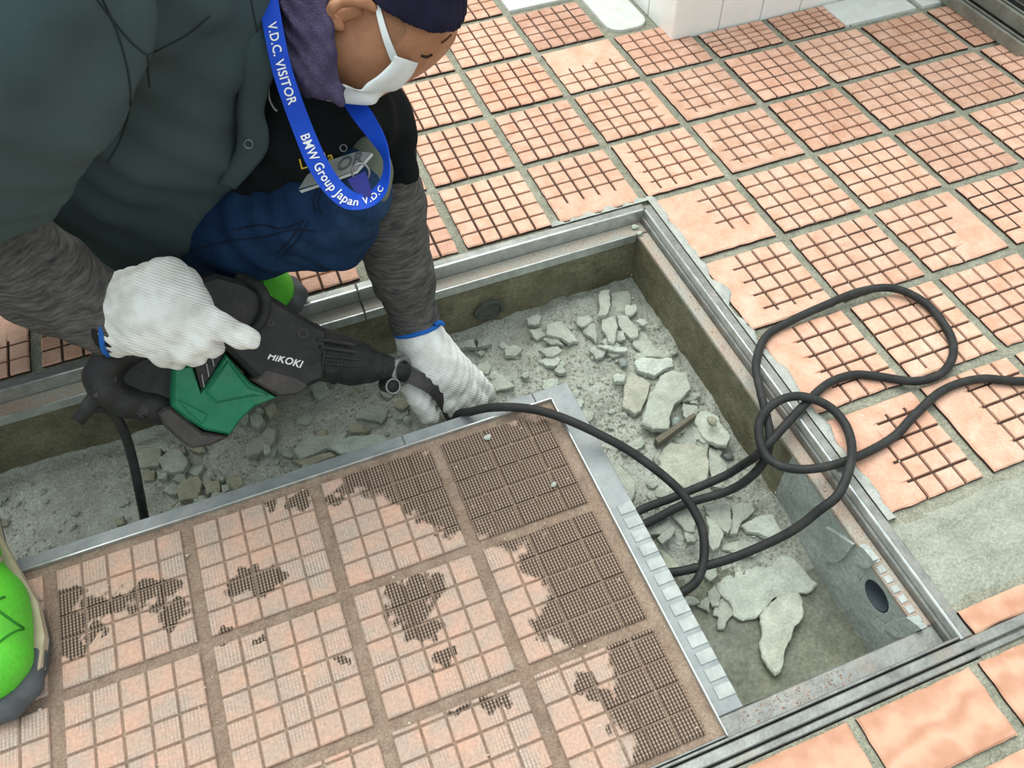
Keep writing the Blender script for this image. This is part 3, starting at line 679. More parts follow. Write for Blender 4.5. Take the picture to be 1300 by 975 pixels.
for i in range(-5, 3):
    for j in range(3):
        x0, x1 = gx+i*T+.0075, gx+(i+1)*T-.0075; y1, y0 = -.3065-j*T-(.0045 if j == 0 else .0065), -.3065-(j+1)*T+.0065
        x1 = min(x1, LX-.012); y0 = max(y0, LY0+.010)
        if x1 < -1.25: continue
        if x1 > x0+.02: lidtile(x0, x1, y0, y1, i*10+j)

def beam(name, label, boxes):
    b = thing(name, Vector(((boxes[0][1][0]+boxes[0][1][1])/2, (boxes[0][1][2]+boxes[0][1][3])/2, LEDGE-.05)), label, 'beam')
    for nm, bb, m in boxes: mk(nm, *box(*bb, .0008), m, b)
    return b
M_BEAM = mat('pale zinc beam', (160, 166, 166), (134, 141, 142), 30, .55, .1, 200, metal=.3, dust=(126, 130, 130), dustamt=.6)
xs_ = PZ(520, 580, LEDGE).x
beam('support_beam', 'pale zinc support beam along the long edge of the tiled lid', [
    ('flange', (-1.69, xs_-.0006, -.318, -.2660, LEDGE-.006, LEDGE-.0002), M_BEAM), ('flange', (xs_+.0006, -.3006, -.318, -.2660, LEDGE-.006, LEDGE-.0002), M_BEAM),
    ('web', (-1.69, -.29, -.302, -.296, LEDGE-.052, LEDGE-.006), M_STEEL)])
bm2 = beam('support_beam', 'pale zinc support beam with pale blocks beside the open trench corner', [
    ('flange', (-.300, -.2500, -.7140, -.2660, LEDGE-.006, LEDGE-.0002), M_BEAM), ('web', (-.288, -.282, -.710, -.27, LEDGE-.052, LEDGE-.006), M_STEEL)])
for k in range(13):  # evenly spaced pale raised blocks along the beam flange
    y = -.700+k*.0190; mk('pale_block', *box(-.2700, -.2505, y, y+.0135, LEDGE-.0002, LEDGE+.0012, .0005), M_BLOCK, bm2)

# ---- wet cement where a tile is missing
nx, ny = 60, 22; V = []
for j in range(ny):
    for i in range(nx):
        x = .002+.5*i/(nx-1); a, b = -.713+.006*fbm(x*22, 3.), -.6005+.005*fbm(x*18, 8.)
        t = j/(ny-1); y = a+(b-a)*t; e = min(1, 6*min(t, 1-t))
        ridge = .004*math.exp(-((t-.84+.05*math.sin(x*30))/.05)**2)
        V.append((x, y, -.006+e*(.004+.0022*fbm(x*40, y*40, 2.)+.0012*fbm(x*130, y*130, 5.))+ridge*sm(.0, .05, x)))
Fc = [(j*nx+i, j*nx+i+1, (j+1)*nx+i+1, (j+1)*nx+i) for j in range(ny-1) for i in range(nx-1)]
tag(mk('cement_patch', V, Fc, M_WET, smooth=True), 'rough wet grey cement filling a missing tile at the right edge', 'cement')

# ---- stacked gratings at the upper right
def grating(loc, x0, x1, y0, y1, z0, z1, label):
    g = thing('steel_grating', ((x0+x1)/2, (y0+y1)/2, z0), label, 'grating', None)
    for a, b, c, d in ((x0, x0+.006, y0, y1), (x1-.006, x1, y0, y1), (x0+.006, x1-.006, y0, y0+.005), (x0+.006, x1-.006, y1-.005, y1)):
        mk('side_bar', *box(a, b, c, d, z0, z1, .001), M_GRATE, g)
    n = 15
    for k in range(n):
        x = x0+.006+(x1-x0-.012)*(k+.5)/n
        V, Fc = box(x-.0022, x+.0022, y0+.005, y1-.005, z0+.006, z1-.001, .0006)
        mk('bearing_bar', V, Fc, M_CHROME if k % 2 else M_GRATE, g)
    for k in range(9):
        y = y0+.03+(y1-y0-.06)*k/8
        mk('cross_rod', *box(x0+.006, x1-.006, y-.002, y+.002, z0+.004, z0+.0075), M_GRATE, g)
grating(0, .800, 1.10, .098, .75, .002, .024, 'lowest steel grating of the stack on the tiles by the white tile')
grating(0, .822, 1.12, .118, .75, .025, .050, 'middle steel grating of the stack at the top right corner')
grating(0, .868, 1.15, .135, .75, .051, .074, 'top steel grating of the stack at the top right corner')
# ================================================================ RUBBLE
def where(p):
    if p.x < -.72: return 'at the left end of the trench by the tool cord'
    if p.x < -.45: return 'in the trench beneath the power tool'
    if p.y > -.22: return 'in the far corner of the trench' if p.x > -.22 else 'in the trench behind the gloved hand'
    if p.y > -.40: return 'at the foot of the right trench wall' if p.x > -.15 else 'in the trench beside the lid corner'
    return 'in the trench under the looped cords'
def surf(u, v, lift=0.):
    p = PZ(u, v, -.115)
    for _ in range(4): p = PZ(u, v, H(p.x, p.y)+lift)
    return p
def roughen(pts, r, n=2, amp=.10):
    for _ in range(n):
        out = []
        for a, b in zip(pts, pts[1:]+pts[:1]):
            a, b = Vector(a), Vector(b); m_ = (a+b)/2; d = b-a
            out += [tuple(a), tuple(m_+Vector((-d.y, d.x))*r.uniform(-amp, amp))]
        pts = out
    return pts
def chip(poly, th, lift, tint, seed, tilt=5., name='mortar_flake', flip=None):
    r = random.Random(seed)
    cu, cv = sum(p[0] for p in poly)/len(poly), sum(p[1] for p in poly)/len(poly)
    c = surf(cu, cv, lift+th)
    ax, ay = math.tan(math.radians(r.uniform(-tilt, tilt))), math.tan(math.radians(r.uniform(-tilt, tilt)))
    w = []
    for u, v in poly:
        p = PZ(u, v, c.z); z = c.z+(p.x-c.x)*ax+(p.y-c.y)*ay; p = PZ(u, v, z); w.append((p.x, p.y))
    w = roughen(w, r)
    area = sum(a[0]*b[1]-b[0]*a[1] for a, b in zip(w, w[1:]+w[:1]))
    if area < 0: w = w[::-1]
    n = len(w); gx_, gy_ = sum(p[0] for p in w)/n, sum(p[1] for p in w)/n
    Z = lambda x, y: c.z+(x-c.x)*ax+(y-c.y)*ay
    V = []
    for s, dz in ((1.03, -th), (1.015, -th*.35), (1., -.0012), (.96, 0.), (.5, .0008)):
        for k, (x, y) in enumerate(w):
            X, Y = gx_+(x-gx_)*s, gy_+(y-gy_)*s
            V.append((X, Y, Z(X, Y)+dz+(noise.noise(Vector((X*60, Y*60, seed*.37)))*.0022 if dz > -.002 else 0)))
    V.append((gx_, gy_, Z(gx_, gy_)+.0008))
    Fc = [(b*n+i, b*n+(i+1) % n, (b+1)*n+(i+1) % n, (b+1)*n+i) for b in range(4) for i in range(n)]
    Fc += [(4*n+i, 4*n+(i+1) % n, 5*n) for i in range(n)]+[tuple(range(n))[::-1]]
    o = mk(name, V, Fc, M_CHIP); o.color = (*tint, 1); return o
Z4 = lambda p: [(720+x/5.4167, 350+y/5.4167) for x, y in p]
Z5 = lambda p: [(740+x/5.4167, 500+y/5.4167) for x, y in p]
Z6 = lambda p: [(820+x/4.3333, 640+y/4.3333) for x, y in p]
Z3 = lambda p: [(560+x/5.909, 350+y/5.909) for x, y in p]
Z7 = lambda p: [(140+x/5., 480+y/5.) for x, y in p]
Z8 = lambda p: [(340+x/5., 440+y/5.) for x, y in p]
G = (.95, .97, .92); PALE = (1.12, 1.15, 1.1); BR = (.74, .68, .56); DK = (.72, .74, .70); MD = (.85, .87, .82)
SL = [  # outline, thickness, lift, tint, tilt, own label
 (Z4([(300,120),(420,100),(440,160),(400,260),(330,250)]), .007, .000, G, 6, None),
 (Z4([(215,130),(245,95),(295,95),(300,200),(270,270),(210,280)]), .008, .012, G, 8, 'tall rounded grey mortar flake leaning near the far trench corner'),
 (Z4([(70,280),(150,270),(180,310),(100,350),(65,330)]), .006, .006, G, 8, None),
 (Z4([(100,350),(180,320),(205,440),(200,465),(110,390)]), .007, .002, MD, 6, None),
 (Z4([(340,270),(420,270),(495,370),(490,420),(440,435),(350,340)]), .008, .006, G, 8, None),
 (Z4([(240,290),(310,280),(350,350),(335,420),(320,470),(280,450),(235,350)]), .008, .010, G, 8, 'pointed grey mortar flake below the tall rounded one'),
 (Z4([(400,200),(470,190),(480,240),(430,280),(400,270)]), .006, .008, PALE, 8, None),
 (Z4([(465,310),(520,300),(560,325),(520,345)]), .004, .010, PALE, 6, None),
 (Z4([(150,510),(190,475),(285,510),(240,560),(200,575)]), .006, .006, G, 8, None),
 (Z4([(200,480),(330,480),(410,490),(420,515),(330,520),(260,500)]), .005, .010, PALE, 6, None),
 (Z4([(390,760),(440,660),(520,700),(575,740),(560,800),(510,930),(470,950),(380,900)]), .010, .004, (.98,.93,.86), 5, 'brownish mortar slab left of the largest grey slab'),
 ([(838,477),(853,470),(873,474),(877,494),(858,511),(854,520),(849,544),(830,544),(814,537),(821,515),(825,498)], .011, .006, G, 4, 'largest flat grey mortar slab in the right arm of the trench'),
 (Z4([(460,590),(520,560),(640,575),(720,565),(735,620),(600,690),(540,670),(490,650)]), .010, .010, (1.2,1.24,1.22), 6, 'whitish rough mortar lump above the largest grey slab'),
 (Z4([(790,860),(850,800),(920,800),(910,840),(800,870)]), .006, .004, G, 6, None),
 (Z4([(520,380),(570,440),(690,560),(520,550),(450,470)]), .006, .000, G, 5, None),
 (Z5([(160,470),(260,490),(340,570),(360,620),(330,740),(300,780),(200,600)]), .010, .008, G, 4, 'grey mortar slab tucked against the beam with pale blocks'),
 (Z5([(540,400),(600,330),(720,330),(860,380),(860,560),(840,620),(700,655),(540,560),(500,480)]), .010, .001, (.98,.95,.86), 3, 'broad round-edged mortar slab under the cords'),
 (Z5([(870,360),(940,390),(990,500),(1000,560),(880,580),(865,480)]), .009, .001, G, 4, None),
 (Z5([(640,330),(700,260),(760,270),(780,340),(760,390)]), .007, .006, MD, 5, None),
 (Z5([(770,140),(850,110),(930,150),(940,190),(1020,290),(990,355),(930,350),(860,320),(790,250)]), .009, .008, PALE, 5, 'pale mortar slab with a brown pebble on it by the right trench wall'),
 (Z5([(750,220),(790,230),(850,330),(830,340),(760,260)]), .006, .003, G, 5, None),
 (Z5([(690,60),(790,80),(780,140),(720,180),(690,150)]), .006, .003, G, 5, None),
 (Z5([(690,30),(800,0),(810,15),(740,45)]), .005, .006, G, 5, None),
 (Z5([(290,340),(410,290),(430,340),(370,380),(310,375)]), .008, .006, MD, 5, None),
 (Z5([(830,760),(930,730),(1020,770),(1025,880),(1000,965),(960,940),(880,860)]), .008, .005, MD, 4, None),
 (Z5([(1020,770),(1170,740),(1180,800),(1100,870),(1060,960),(1010,960),(1020,880)]), .008, .006, G, 4, None),
 (Z6([(525,115),(600,70),(700,50),(750,160),(680,185),(560,150)]), .008, .006, PALE, 4, None),
 (Z5([(600,820),(720,780),(780,880),(770,950),(700,940)]), .007, .004, MD, 4, None),
 (Z5([(440,900),(590,850),(630,920),(600,975),(430,975)]), .007, .004, DK, 6, None),
 (Z6([(390,440),(470,350),(700,280),(780,285),(860,350),(900,400),(945,440),(880,490),(840,490),(740,500),(690,530),(620,615),(540,635),(490,610),(460,530),(415,490)]), .006, .004, PALE, 2, 'wide pale mortar sheet lying across the swept end of the trench'),
 (Z6([(740,495),(840,490),(865,530),(865,620),(800,740),(770,790),(755,890),(715,935),(690,910),(640,830),(630,750),(640,690),(630,610),(690,540)]), .006, .010, (1.1,1.1,1.03), 2, 'tongue-shaped pale mortar piece pointing to the near end of the trench'),
 (Z6([(380,440),(415,500),(400,560),(365,560),(340,480)]), .005, .003, G, 4, None),
 (Z6([(420,505),(460,530),(480,610),(440,650),(430,685),(395,685),(400,620),(370,610)]), .005, .003, G, 4, None),
 (Z6([(280,560),(320,520),(355,500),(350,600),(330,580)]), .005, .003, MD, 4, None),
 (Z6([(190,520),(270,510),(300,540),(220,560)]), .005, .003, MD, 4, None),
 (Z6([(45,210),(100,250),(190,350),(110,360)]), .007, .008, (.95,.97,.85), 4, None),
 (Z6([(330,60),(380,90),(430,160),(400,240),(370,255),(335,200)]), .006, .008, G, 5, None),
 (Z6([(420,220),(600,215),(640,260),(600,285),(420,250)]), .005, .008, G, 5, None),
 (Z6([(300,380),(390,340),(390,390),(350,420)]), .005, .004, G, 5, None),
 (Z6([(60,190),(150,120),(160,140),(90,220)]), .008, .010, MD, 8, None),
 (Z3([(90,490),(240,470),(260,540),(100,550)]), .010, .006, MD, 5, None),
 (Z3([(260,460),(370,450),(380,510),(270,540)]), .008, .004, DK, 5, None),
 (Z3([(640,320),(720,285),(755,300),(740,360),(650,360)]), .008, .006, G, 6, None),
 (Z3([(660,400),(750,390),(790,450),(720,480),(690,460)]), .006, .006, G, 6, None),
 (Z3([(790,360),(900,340),(980,430),(1030,490),(960,505),(880,460),(790,440)]), .008, .006, G, 6, None),
 (Z3([(760,470),(880,460),(920,520),(820,515)]), .006, .006, G, 6, None),
 (Z3([(730,560),(880,530),(910,560),(850,605),(790,600)]), .006, .004, G, 6, None),
 (Z3([(1010,320),(1130,330),(1060,375),(1020,360)]), .006, .006, PALE, 6, None),
 (Z3([(760,790),(880,770),(885,810),(820,860),(760,840)]), .008, .006, PALE, 6, None),
 (Z3([(660,890),(760,860),(900,870),(950,930),(900,975),(640,960)]), .010, .006, G, 3, 'grey mortar slab at the corner of the tiled lid'),
 (Z3([(250,580),(300,560),(330,575),(300,600)]), .005, .004, G, 6, None),
 (Z7([(150,470),(320,450),(310,560),(190,570)]), .012, .004, (.85,.82,.74), 4, None),
 (Z7([(310,500),(370,450),(450,460),(490,540),(460,585),(330,590)]), .014, .006, MD, 4, 'rounded grey mortar lump near the tool cord'),
 (Z7([(130,430),(360,400),(365,430),(150,460)]), .008, .004, MD, 5, None),
 (Z7([(290,590),(360,600),(350,640),(300,640)]), .010, .004, MD, 5, None),
 (Z7([(440,660),(560,620),(580,680),(550,760),(440,780),(420,720)]), .012, .004, BR, 5, 'larger brown broken lump beside the zinc beam'),
 (Z7([(580,660),(690,640),(700,710),(610,740)]), .012, .004, BR, 5, 'smaller brown broken lump beside the zinc beam'),
 (Z7([(705,680),(750,665),(755,710),(715,730)]), .010, .004, G, 5, None),
 (Z7([(980,190),(1040,150),(1075,200),(1010,260)]), .012, .010, BR, 8, None),
 (Z7([(885,230),(930,215),(980,270),(940,320),(890,290)]), .012, .008, MD, 8, None),
 (Z7([(810,250),(870,220),(885,280),(840,300)]), .012, .006, MD, 8, None),
 (Z7([(860,420),(1000,310),(1050,330),(1020,430),(940,480),(860,490)]), .012, .006, (.85,.8,.74), 8, None),
 (Z7([(970,420),(1010,420),(1020,460),(980,490)]), .008, .016, G, 8, None),
 (Z7([(20,890),(80,870),(90,920),(40,935)]), .008, .006, BR, 8, None),
 (Z7([(180,600),(280,580),(280,640),(210,650)]), .008, .004, BR, 8, None),
 (Z8([(160,650),(280,560),(380,560),(500,540),(480,600),(380,640),(200,710)]), .010, .006, MD, 5, 'long grey mortar slab under the tool nose'),
 (Z8([(380,640),(520,570),(700,550),(840,590),(560,690)]), .008, .006, (.92,.98,.96), 4, 'bluish grey mortar slab against the zinc beam'),
 (Z8([(520,490),(570,490),(620,540),(520,540)]), .008, .006, BR, 6, None),
 (Z8([(150,720),(400,670),(430,690),(280,760)]), .008, .004, BR, 5, None),
 (Z8([(560,400),(700,370),(770,400),(720,480),(560,460)]), .008, .002, DK, 5, None),
]
for k, (poly, th, lift, tint, tilt, lab) in enumerate(SL):
    o = chip(poly, th*.72, lift*.9, tint, 100+k, tilt*1.3)
    if lab: tag(o, lab, 'rubble')
    else: tag(o, 'larger flat broken mortar flake '+where(o.location), 'rubble', 'larger mortar flakes '+where(o.location))
rf = random.Random(5); k = 0
while k < 95:
    u, v = rf.uniform(560, 930), rf.uniform(360, 700)
    if rf.random() < .35: u, v = rf.uniform(180, 520), rf.uniform(470, 640)
    p = surf(u, v)
    if not (-.95 < p.x < XW-.015 and -.50 < p.y < YB-.015) or (p.x < -.265 and p.y < -.285): continue
    if p.x > -.45 and fbm(p.x*7, p.y*7, 11.) < -.05: continue
    n = rf.randint(5, 7); R_ = rf.uniform(6, 15); a0 = rf.uniform(0, 6.28)
    poly = [(u+math.cos(a0+6.283*q/n)*R_*rf.uniform(.55, 1.2), v+math.sin(a0+6.283*q/n)*R_*rf.uniform(.45, .9)) for q in range(n)]
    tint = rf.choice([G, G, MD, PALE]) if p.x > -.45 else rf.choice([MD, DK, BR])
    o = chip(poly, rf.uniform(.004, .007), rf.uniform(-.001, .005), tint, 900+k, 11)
    tag(o, 'small thin mortar flake '+where(o.location), 'rubble', 'small mortar flakes '+where(o.location)); k += 1
# thin plank of mortar standing on edge, pebbles of other stone
a, b = surf(832, 567, .004), surf(879, 533, .016)
n_ = Vector((0, 0, 1)); d = (b-a); s = d.cross(n_).normalized()*.004
V = [a-s, b-s, b+s, a+s, a-s+n_*.016, b-s*.6+n_*.012+d*.04, b+s*.6+n_*.012+d*.04, a+s+n_*.014]
tag(mk('mortar_flake', V, [(3,2,1,0),(4,5,6,7),(0,1,5,4),(1,2,6,5),(2,3,7,6),(3,0,4,7)], mat('dark mortar', (120,116,100), (100,96,84), 60, .95, .4, 200)), 'narrow dark sliver standing on edge beside the largest grey slab', 'rubble')
def stone(p, r, tint, seed, name='stone', sq=(1, .8, .6)):
    rr = random.Random(seed); bm = bmesh.new(); bmesh.ops.create_icosphere(bm, subdivisions=2, radius=1)
    R = Matrix.Rotation(rr.uniform(0, 6.28), 3, 'Z'); V = []
    for v in bm.verts:
        c = v.co*(1+.28*noise.noise(v.co*1.3+Vector((seed*1.7, 0, 0))))
        c = Vector((round(c.x*2.6)/2.6*.45+c.x*.55, round(c.y*2.6)/2.6*.45+c.y*.55, c.z))
        V.append(p+R @ Vector((c.x*sq[0]*r, c.y*sq[1]*r, c.z*sq[2]*r)))
    Fc = [tuple(v.index for v in f_.verts) for f_ in bm.faces]; bm.free()
    o = mk(name, V, Fc, M_CHIP); o.color = (*tint, 1); return o
tag(stone(surf(904, 535, .028), .0085, (.78,.74,.62), 3), 'brown pebble resting on the pale slab by the right wall', 'stone')
tag(stone(surf(858, 535, .008), .008, (.66,.76,.78), 5), 'bluish grey pebble beside the standing sliver', 'stone')
tag(stone(surf(791, 461, .008), .0085, (.66,.72,.74), 8), 'bluish grey pebble below the far slabs', 'stone')
tag(stone(surf(925, 579, .006), .007, (.42,.44,.46), 9), 'dark pebble at the foot of the right wall by the cords', 'stone')
# countable crumbs over the trench floor, then uncountable grit
def lump(r_, seed):
    rr = random.Random(seed); bm = bmesh.new(); bmesh.ops.create_icosphere(bm, subdivisions=1, radius=1)
    V = [(v.co.x*(1+rr.uniform(-.35, .35)), v.co.y*(1+rr.uniform(-.35, .35)), v.co.z*.55*(1+rr.uniform(-.3, .3))) for v in bm.verts]
    Fc = [tuple(v.index for v in f_.verts) for f_ in bm.faces]; bm.free()
    me = bpy.data.meshes.new('mortar_crumb'); me.from_pydata(V, [], Fc); me.materials.append(M_CHIP); return me
lumps = [lump(1, k) for k in range(8)]
rc = random.Random(21); cnt = 0
while cnt < 230:
    u, v = rc.uniform(0, 960), rc.uniform(360, 740)
    p = surf(u, v)
    if not (-1.02 < p.x < XW-.008 and YF+.05 < p.y < YB-.01): continue
    if p.x < -.26 and p.y < -.268: continue
    if p.y < -.52: continue
    den = .35+.65*sm(-.05, .25, fbm(p.x*7, p.y*7, 6.))
    if p.x < -.80: den *= .7
    if rc.random() > den: continue
    r_ = rc.uniform(.0022, .0065) if rc.random() < .8 else rc.uniform(.006, .010)
    o = bpy.data.objects.new('mortar_crumb', lumps[cnt % 8]); C.objects.link(o)
    o.location = p+Vector((0, 0, r_*.3)); o.scale = (r_, r_*rc.uniform(.6, 1), r_); o.rotation_euler = (rc.uniform(-.4, .4), rc.uniform(-.4, .4), rc.uniform(0, 6.28))
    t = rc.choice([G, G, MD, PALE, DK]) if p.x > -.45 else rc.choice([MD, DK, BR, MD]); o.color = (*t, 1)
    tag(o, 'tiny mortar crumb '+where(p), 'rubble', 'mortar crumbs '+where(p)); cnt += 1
def grit(name, n, pick, lo, hi, m, label, cat):
    V, Fc = [], []
    while n:
        p = pick()
        if p is None: continue
        r_ = lo+(hi-lo)*rc.random()**2.5; k = len(V); a = rc.uniform(0, 6.28)
        for q in range(4): V.append((p.x+math.cos(a+q*1.57)*r_*rc.uniform(.6, 1.2), p.y+math.sin(a+q*1.57)*r_*rc.uniform(.6, 1.2), p.z-r_*.2))
        V.append((p.x+rc.uniform(-.4, .4)*r_, p.y+rc.uniform(-.4, .4)*r_, p.z+r_*rc.uniform(.5, .9)))
        Fc += [(k, k+1, k+4), (k+1, k+2, k+4), (k+2, k+3, k+4), (k+3, k, k+4)]; n -= 1
    o = mk(name, V, Fc, m); o['kind'] = 'stuff'; return tag(o, label, cat)
def pick_pit():
    x, y = rc.uniform(-1.0, XW-.004), rc.uniform(-.56, YB-.004)
    if x < -.25 and y < -.266: return None
    if rc.random() > .25+.9*fbm(x*9, y*9, 3.)+(.25 if x > -.75 else .05): return None
    return Vector((x, y, H(x, y)))
grit('grit', 9500, pick_pit, .0008, .0042, mat('mortar grit', (176, 178, 162), (140, 138, 122), 90, .95, 0), 'loose grey grit strewn over the trench floor', 'grit')
def pick_lid():
    return Vector((rc.uniform(-1.0, LX), rc.uniform(LY0, LY1), .0008))
grit('dust_specks', 260, pick_lid, .0005, .0022, mat('pale specks', (226, 216, 200), (200, 186, 170), 60, .9, 0), 'pale dust specks sprinkled over the tiled lid', 'grit')
def pick_ledge():
    q = rc.random()
    if q < .45: return Vector((rc.uniform(-.265, -.13), rc.uniform(-.735, -.718), LEDGE))
    if q < .75: return Vector((rc.uniform(-.033, -.021), rc.uniform(-.7, -.05), LEDGE))
    return Vector((rc.uniform(-.9, -.03), rc.uniform(-.034, -.022), LEDGE))
grit('brown_grit', 420, pick_ledge, .0006, .0022, mat('brown grit', (176, 146, 126), (150, 124, 108), 60, .95, 0), 'brown grit lying on the steel ledges of the trench', 'grit')
def pick_floor():
    x, y = rc.uniform(-.6, .9), rc.uniform(-.6, .5)
    return None if (x < .0 and y < .0) or (x > WALLX and y > WALLY) else Vector((x, y, .0015))
grit('white_specks', 240, pick_floor, .0005, .0018, mat('white specks', (236, 232, 224), (210, 204, 196), 60, .9, 0), 'tiny pale crumbs scattered over the terracotta floor', 'grit')
for u, v, r_, lab in ((806, 288, .0055, 'pale crumb on the steel ledge in the far frame corner'), (812, 296, .0045, 'smaller pale crumb beside the far frame corner'), (703, 615, .004, 'white crumb on the dark waffle tile of the lid'), (619, 555, .0045, 'pale flake at the joint end of the dark lid tile')):
    p = PZ(u, v, LEDGE+.003 if v < 300 else .003); tag(stone(p, r_, PALE, u, 'pale_crumb'), lab, 'rubble')

# ================================================================ EXTENSION CORD
CR_ = .0056
def cpt(u, v, z): return PZ(u, v, z)
path = [cpt(1420, 478, .007), cpt(1300, 484, .007), cpt(1244, 481, .007), cpt(1198, 495, .007), cpt(1161, 527, .007), cpt(1134, 555, .007), cpt(1088, 580, .010), cpt(1041, 594, .010), cpt(1000, 594, .006), cpt(972, 578, .004),
        cpt(963, 545, .012), cpt(972, 522, .022), cpt(995, 506, .022), cpt(1023, 504, .020), cpt(1055, 518, .012), cpt(1076, 545, .012), cpt(1081, 582, .022), cpt(1066, 625, .016), cpt(1041, 647, .0), cpt(1000, 677, -.035), cpt(931, 708, -.072), cpt(870, 724, -.082), cpt(838, 729, -.085)]
p2 = path[-1]
path += [p2+Vector((-.10, .02, -.004)), p2+Vector((-.12, .10, -.004))]
back = [cpt(798, 672, -.090), cpt(867, 641, -.088), cpt(920, 625, -.076), cpt(950, 608, -.050), cpt(972, 582, -.016), cpt(977, 553, .006), cpt(973, 528, .012), cpt(965, 495, .010), cpt(960, 462, .007), cpt(972, 428, .007), cpt(1005, 407, .008), cpt(1051, 386, .010), cpt(1092, 370, .012), cpt(1134, 366, .012), cpt(1175, 385, .009), cpt(1204, 421, .007), cpt(1210, 450, .007), cpt(1194, 475, .007), cpt(1161, 484, .007), cpt(1115, 478, .007), cpt(1083, 476, .007), cpt(1051, 487, .008), cpt(1023, 512, .010), cpt(995, 542, .010), cpt(965, 574, -.006), cpt(940, 592, -.050), cpt(914, 607, -.074), cpt(856, 631, -.086), cpt(800, 655, -.088)]
p3 = back[-1]
tail = [p3+Vector((-.09, -.03, 0)), p3+Vector((-.10, -.10, 0))]
strandB = [cpt(846, 758, -.092), cpt(866, 752, -.090), cpt(886, 735, -.082), cpt(894, 704, -.072), cpt(889, 664, -.058), cpt(860, 620, -.040), cpt(806, 577, -.015), cpt(756, 549, .004), cpt(710, 529, .012), cpt(672, 519, .013), cpt(630, 517, .008), cpt(600, 522, -.006), cpt(578, 532, -.032)]
p4 = strandB[-1]
full = path+back+tail+strandB+[p4+Vector((-.02, -.05, -.03)), p4+Vector((-.10, -.10, -.035))]
v, f = tube(catmull(full, 7), CR_, 10)
tag(mk('extension_cord', v, f, M_BLACK, smooth=True), 'black rubber extension cord looped over the tiles and down into the trench', 'cord')

# ================================================================ POWER TOOL
def td(u, v): return .905+(u-110)*.00046+(v-480)*.00018       # depth of the tool's middle plane
def TP(u, v, off=0.): return P(u, v, td(u, v))+TN*off
_a, _b, _c = P(110, 480, td(110, 480)), P(500, 480, td(500, 480)), P(300, 380, td(300, 380))
TN = (_b-_a).cross(_c-_a).normalized()
if TN.dot(CAM-_a) < 0: TN = -TN
tool = thing('demolition_tool', surf(330, 540)+Vector((0, 0, .02)), 'black and green electric chisel saw held over the trench', 'power tool')
def slab(name, poly, h, m, bev=5., parent=tool, hb=None):
    """housing shell: side outline in the tool's middle plane, rounded towards both flanks"""
    n = len(poly); area = sum(a[0]*b[1]-b[0]*a[1] for a, b in zip(poly, poly[1:]+poly[:1]))
    if area < 0: poly = poly[::-1]
    pr = []
    for i in range(n):
        a, b, c = Vector(poly[i-1]), Vector(poly[i]), Vector(poly[(i+1) % n])
        e1, e2 = (b-a).normalized(), (c-b).normalized(); nn = Vector((-(e1.y+e2.y), e1.x+e2.x)); nn = nn/max(.5, nn.length) if nn.length else nn
        pr.append((b, nn))
    V, Fc = [], []
    lay = [(-h, bev*1.6), (-h*.82, bev*.4), (-h*.3, 0), (h*.3, 0), (h*.82, bev*.4), (h, bev*1.6)]
    for off, ins in lay:
        for b, nn in pr:
            q = b+nn*ins; V.append(TP(q.x, q.y, off))
    for l in range(len(lay)-1):
        for i in range(n): j = (i+1) % n; Fc.append((l*n+i, l*n+j, (l+1)*n+j, (l+1)*n+i))
    Fc += [tuple(range(n))[::-1], tuple(range((len(lay)-1)*n, len(lay)*n))]
    o = mk(name, V, Fc, m, parent)
    bm = bmesh.new(); bm.from_mesh(o.data); bmesh.ops.recalc_face_normals(bm, faces=bm.faces); bm.to_mesh(o.data); bm.free()
    return o
body = slab('front_housing', [(226,372),(236,358),(268,346),(300,354),(323,365),(365,390),(388,405),(408,416),(404,480),(388,487),(371,497),(348,500),(318,480),(284,447),(262,432),(240,395)], .034, M_TOOLB, 5)
slab('lower_cover', [(312,480),(328,462),(372,474),(384,486),(371,498),(346,501)], .0355, M_TOOLG, 3)
gb = slab('green_housing', [(216,462),(240,460),(250,492),(262,476),(281,446),(312,481),(347,501),(318,514),(302,529),(287,549),(255,543),(230,528),(213,513)], .029, M_GREENT, 3)
slab('green_rib', [(250,494),(282,450),(312,484),(338,499),(312,504),(268,512)], .033, M_GREENT, 5)
slab('green_rib', [(218,500),(250,512),(262,520),(252,538),(232,524)], .0315, M_GREENT, 4)
slab('trigger_well', [(238,452),(284,440),(268,470),(250,494)], .026, M_TOOLB, 2)
for k in range(3): 
    u0, v0 = 254+k*6, 488-k*13
    mk('vent_slot', *tube([TP(u0, v0, .0275), TP(u0-3, v0-16, .0275)], .0012, 6), M_CHROME, tool)
slab('base_cover', [(196,520),(206,512),(214,512),(254,544),(287,549),(282,554),(262,563),(240,566),(226,558),(205,538)], .027, M_TOOLG, 3)
s_ = SDF(.010)
s_.wchain([(TP(u, v, 0), r*.9/F) for u, v, r in ((214,522,20),(190,516,20),(160,509,19),(136,496,19),(128,478,20),(140,458,20),(168,440,20),(205,422,24),(245,398,30),(262,380,28))])
for u, v in ((160,509),(136,496),(140,458)): s_.wchain([(TP(u, v, .008), .014), (TP(u, v, -.014), .016)])
s_.build('rear_handle', M_TOOLB, tool, .003)
slab('handle_web', [(146,474),(186,446),(222,446),(222,512),(190,508),(156,502)], .008, M_BLACK, 2)
slab('handle_panel', [(116,502),(121,476),(142,452),(150,470),(150,492),(164,512),(186,530),(162,523),(130,510)], .019, M_TOOLG, 3)
mk('screw_recess', *tube([TP(178, 517, .012), TP(178, 517, .0205)], .0065, 14), M_BLACK, tool)
nose = SDF(.006)
nose.wchain([(TP(386, 446, 0), .036), (TP(418, 452, 0), .032), (TP(448, 460, 0), .029), (TP(468, 464, 0), .023)])
nose.build('nose_boot', M_BLACK, tool, .003)
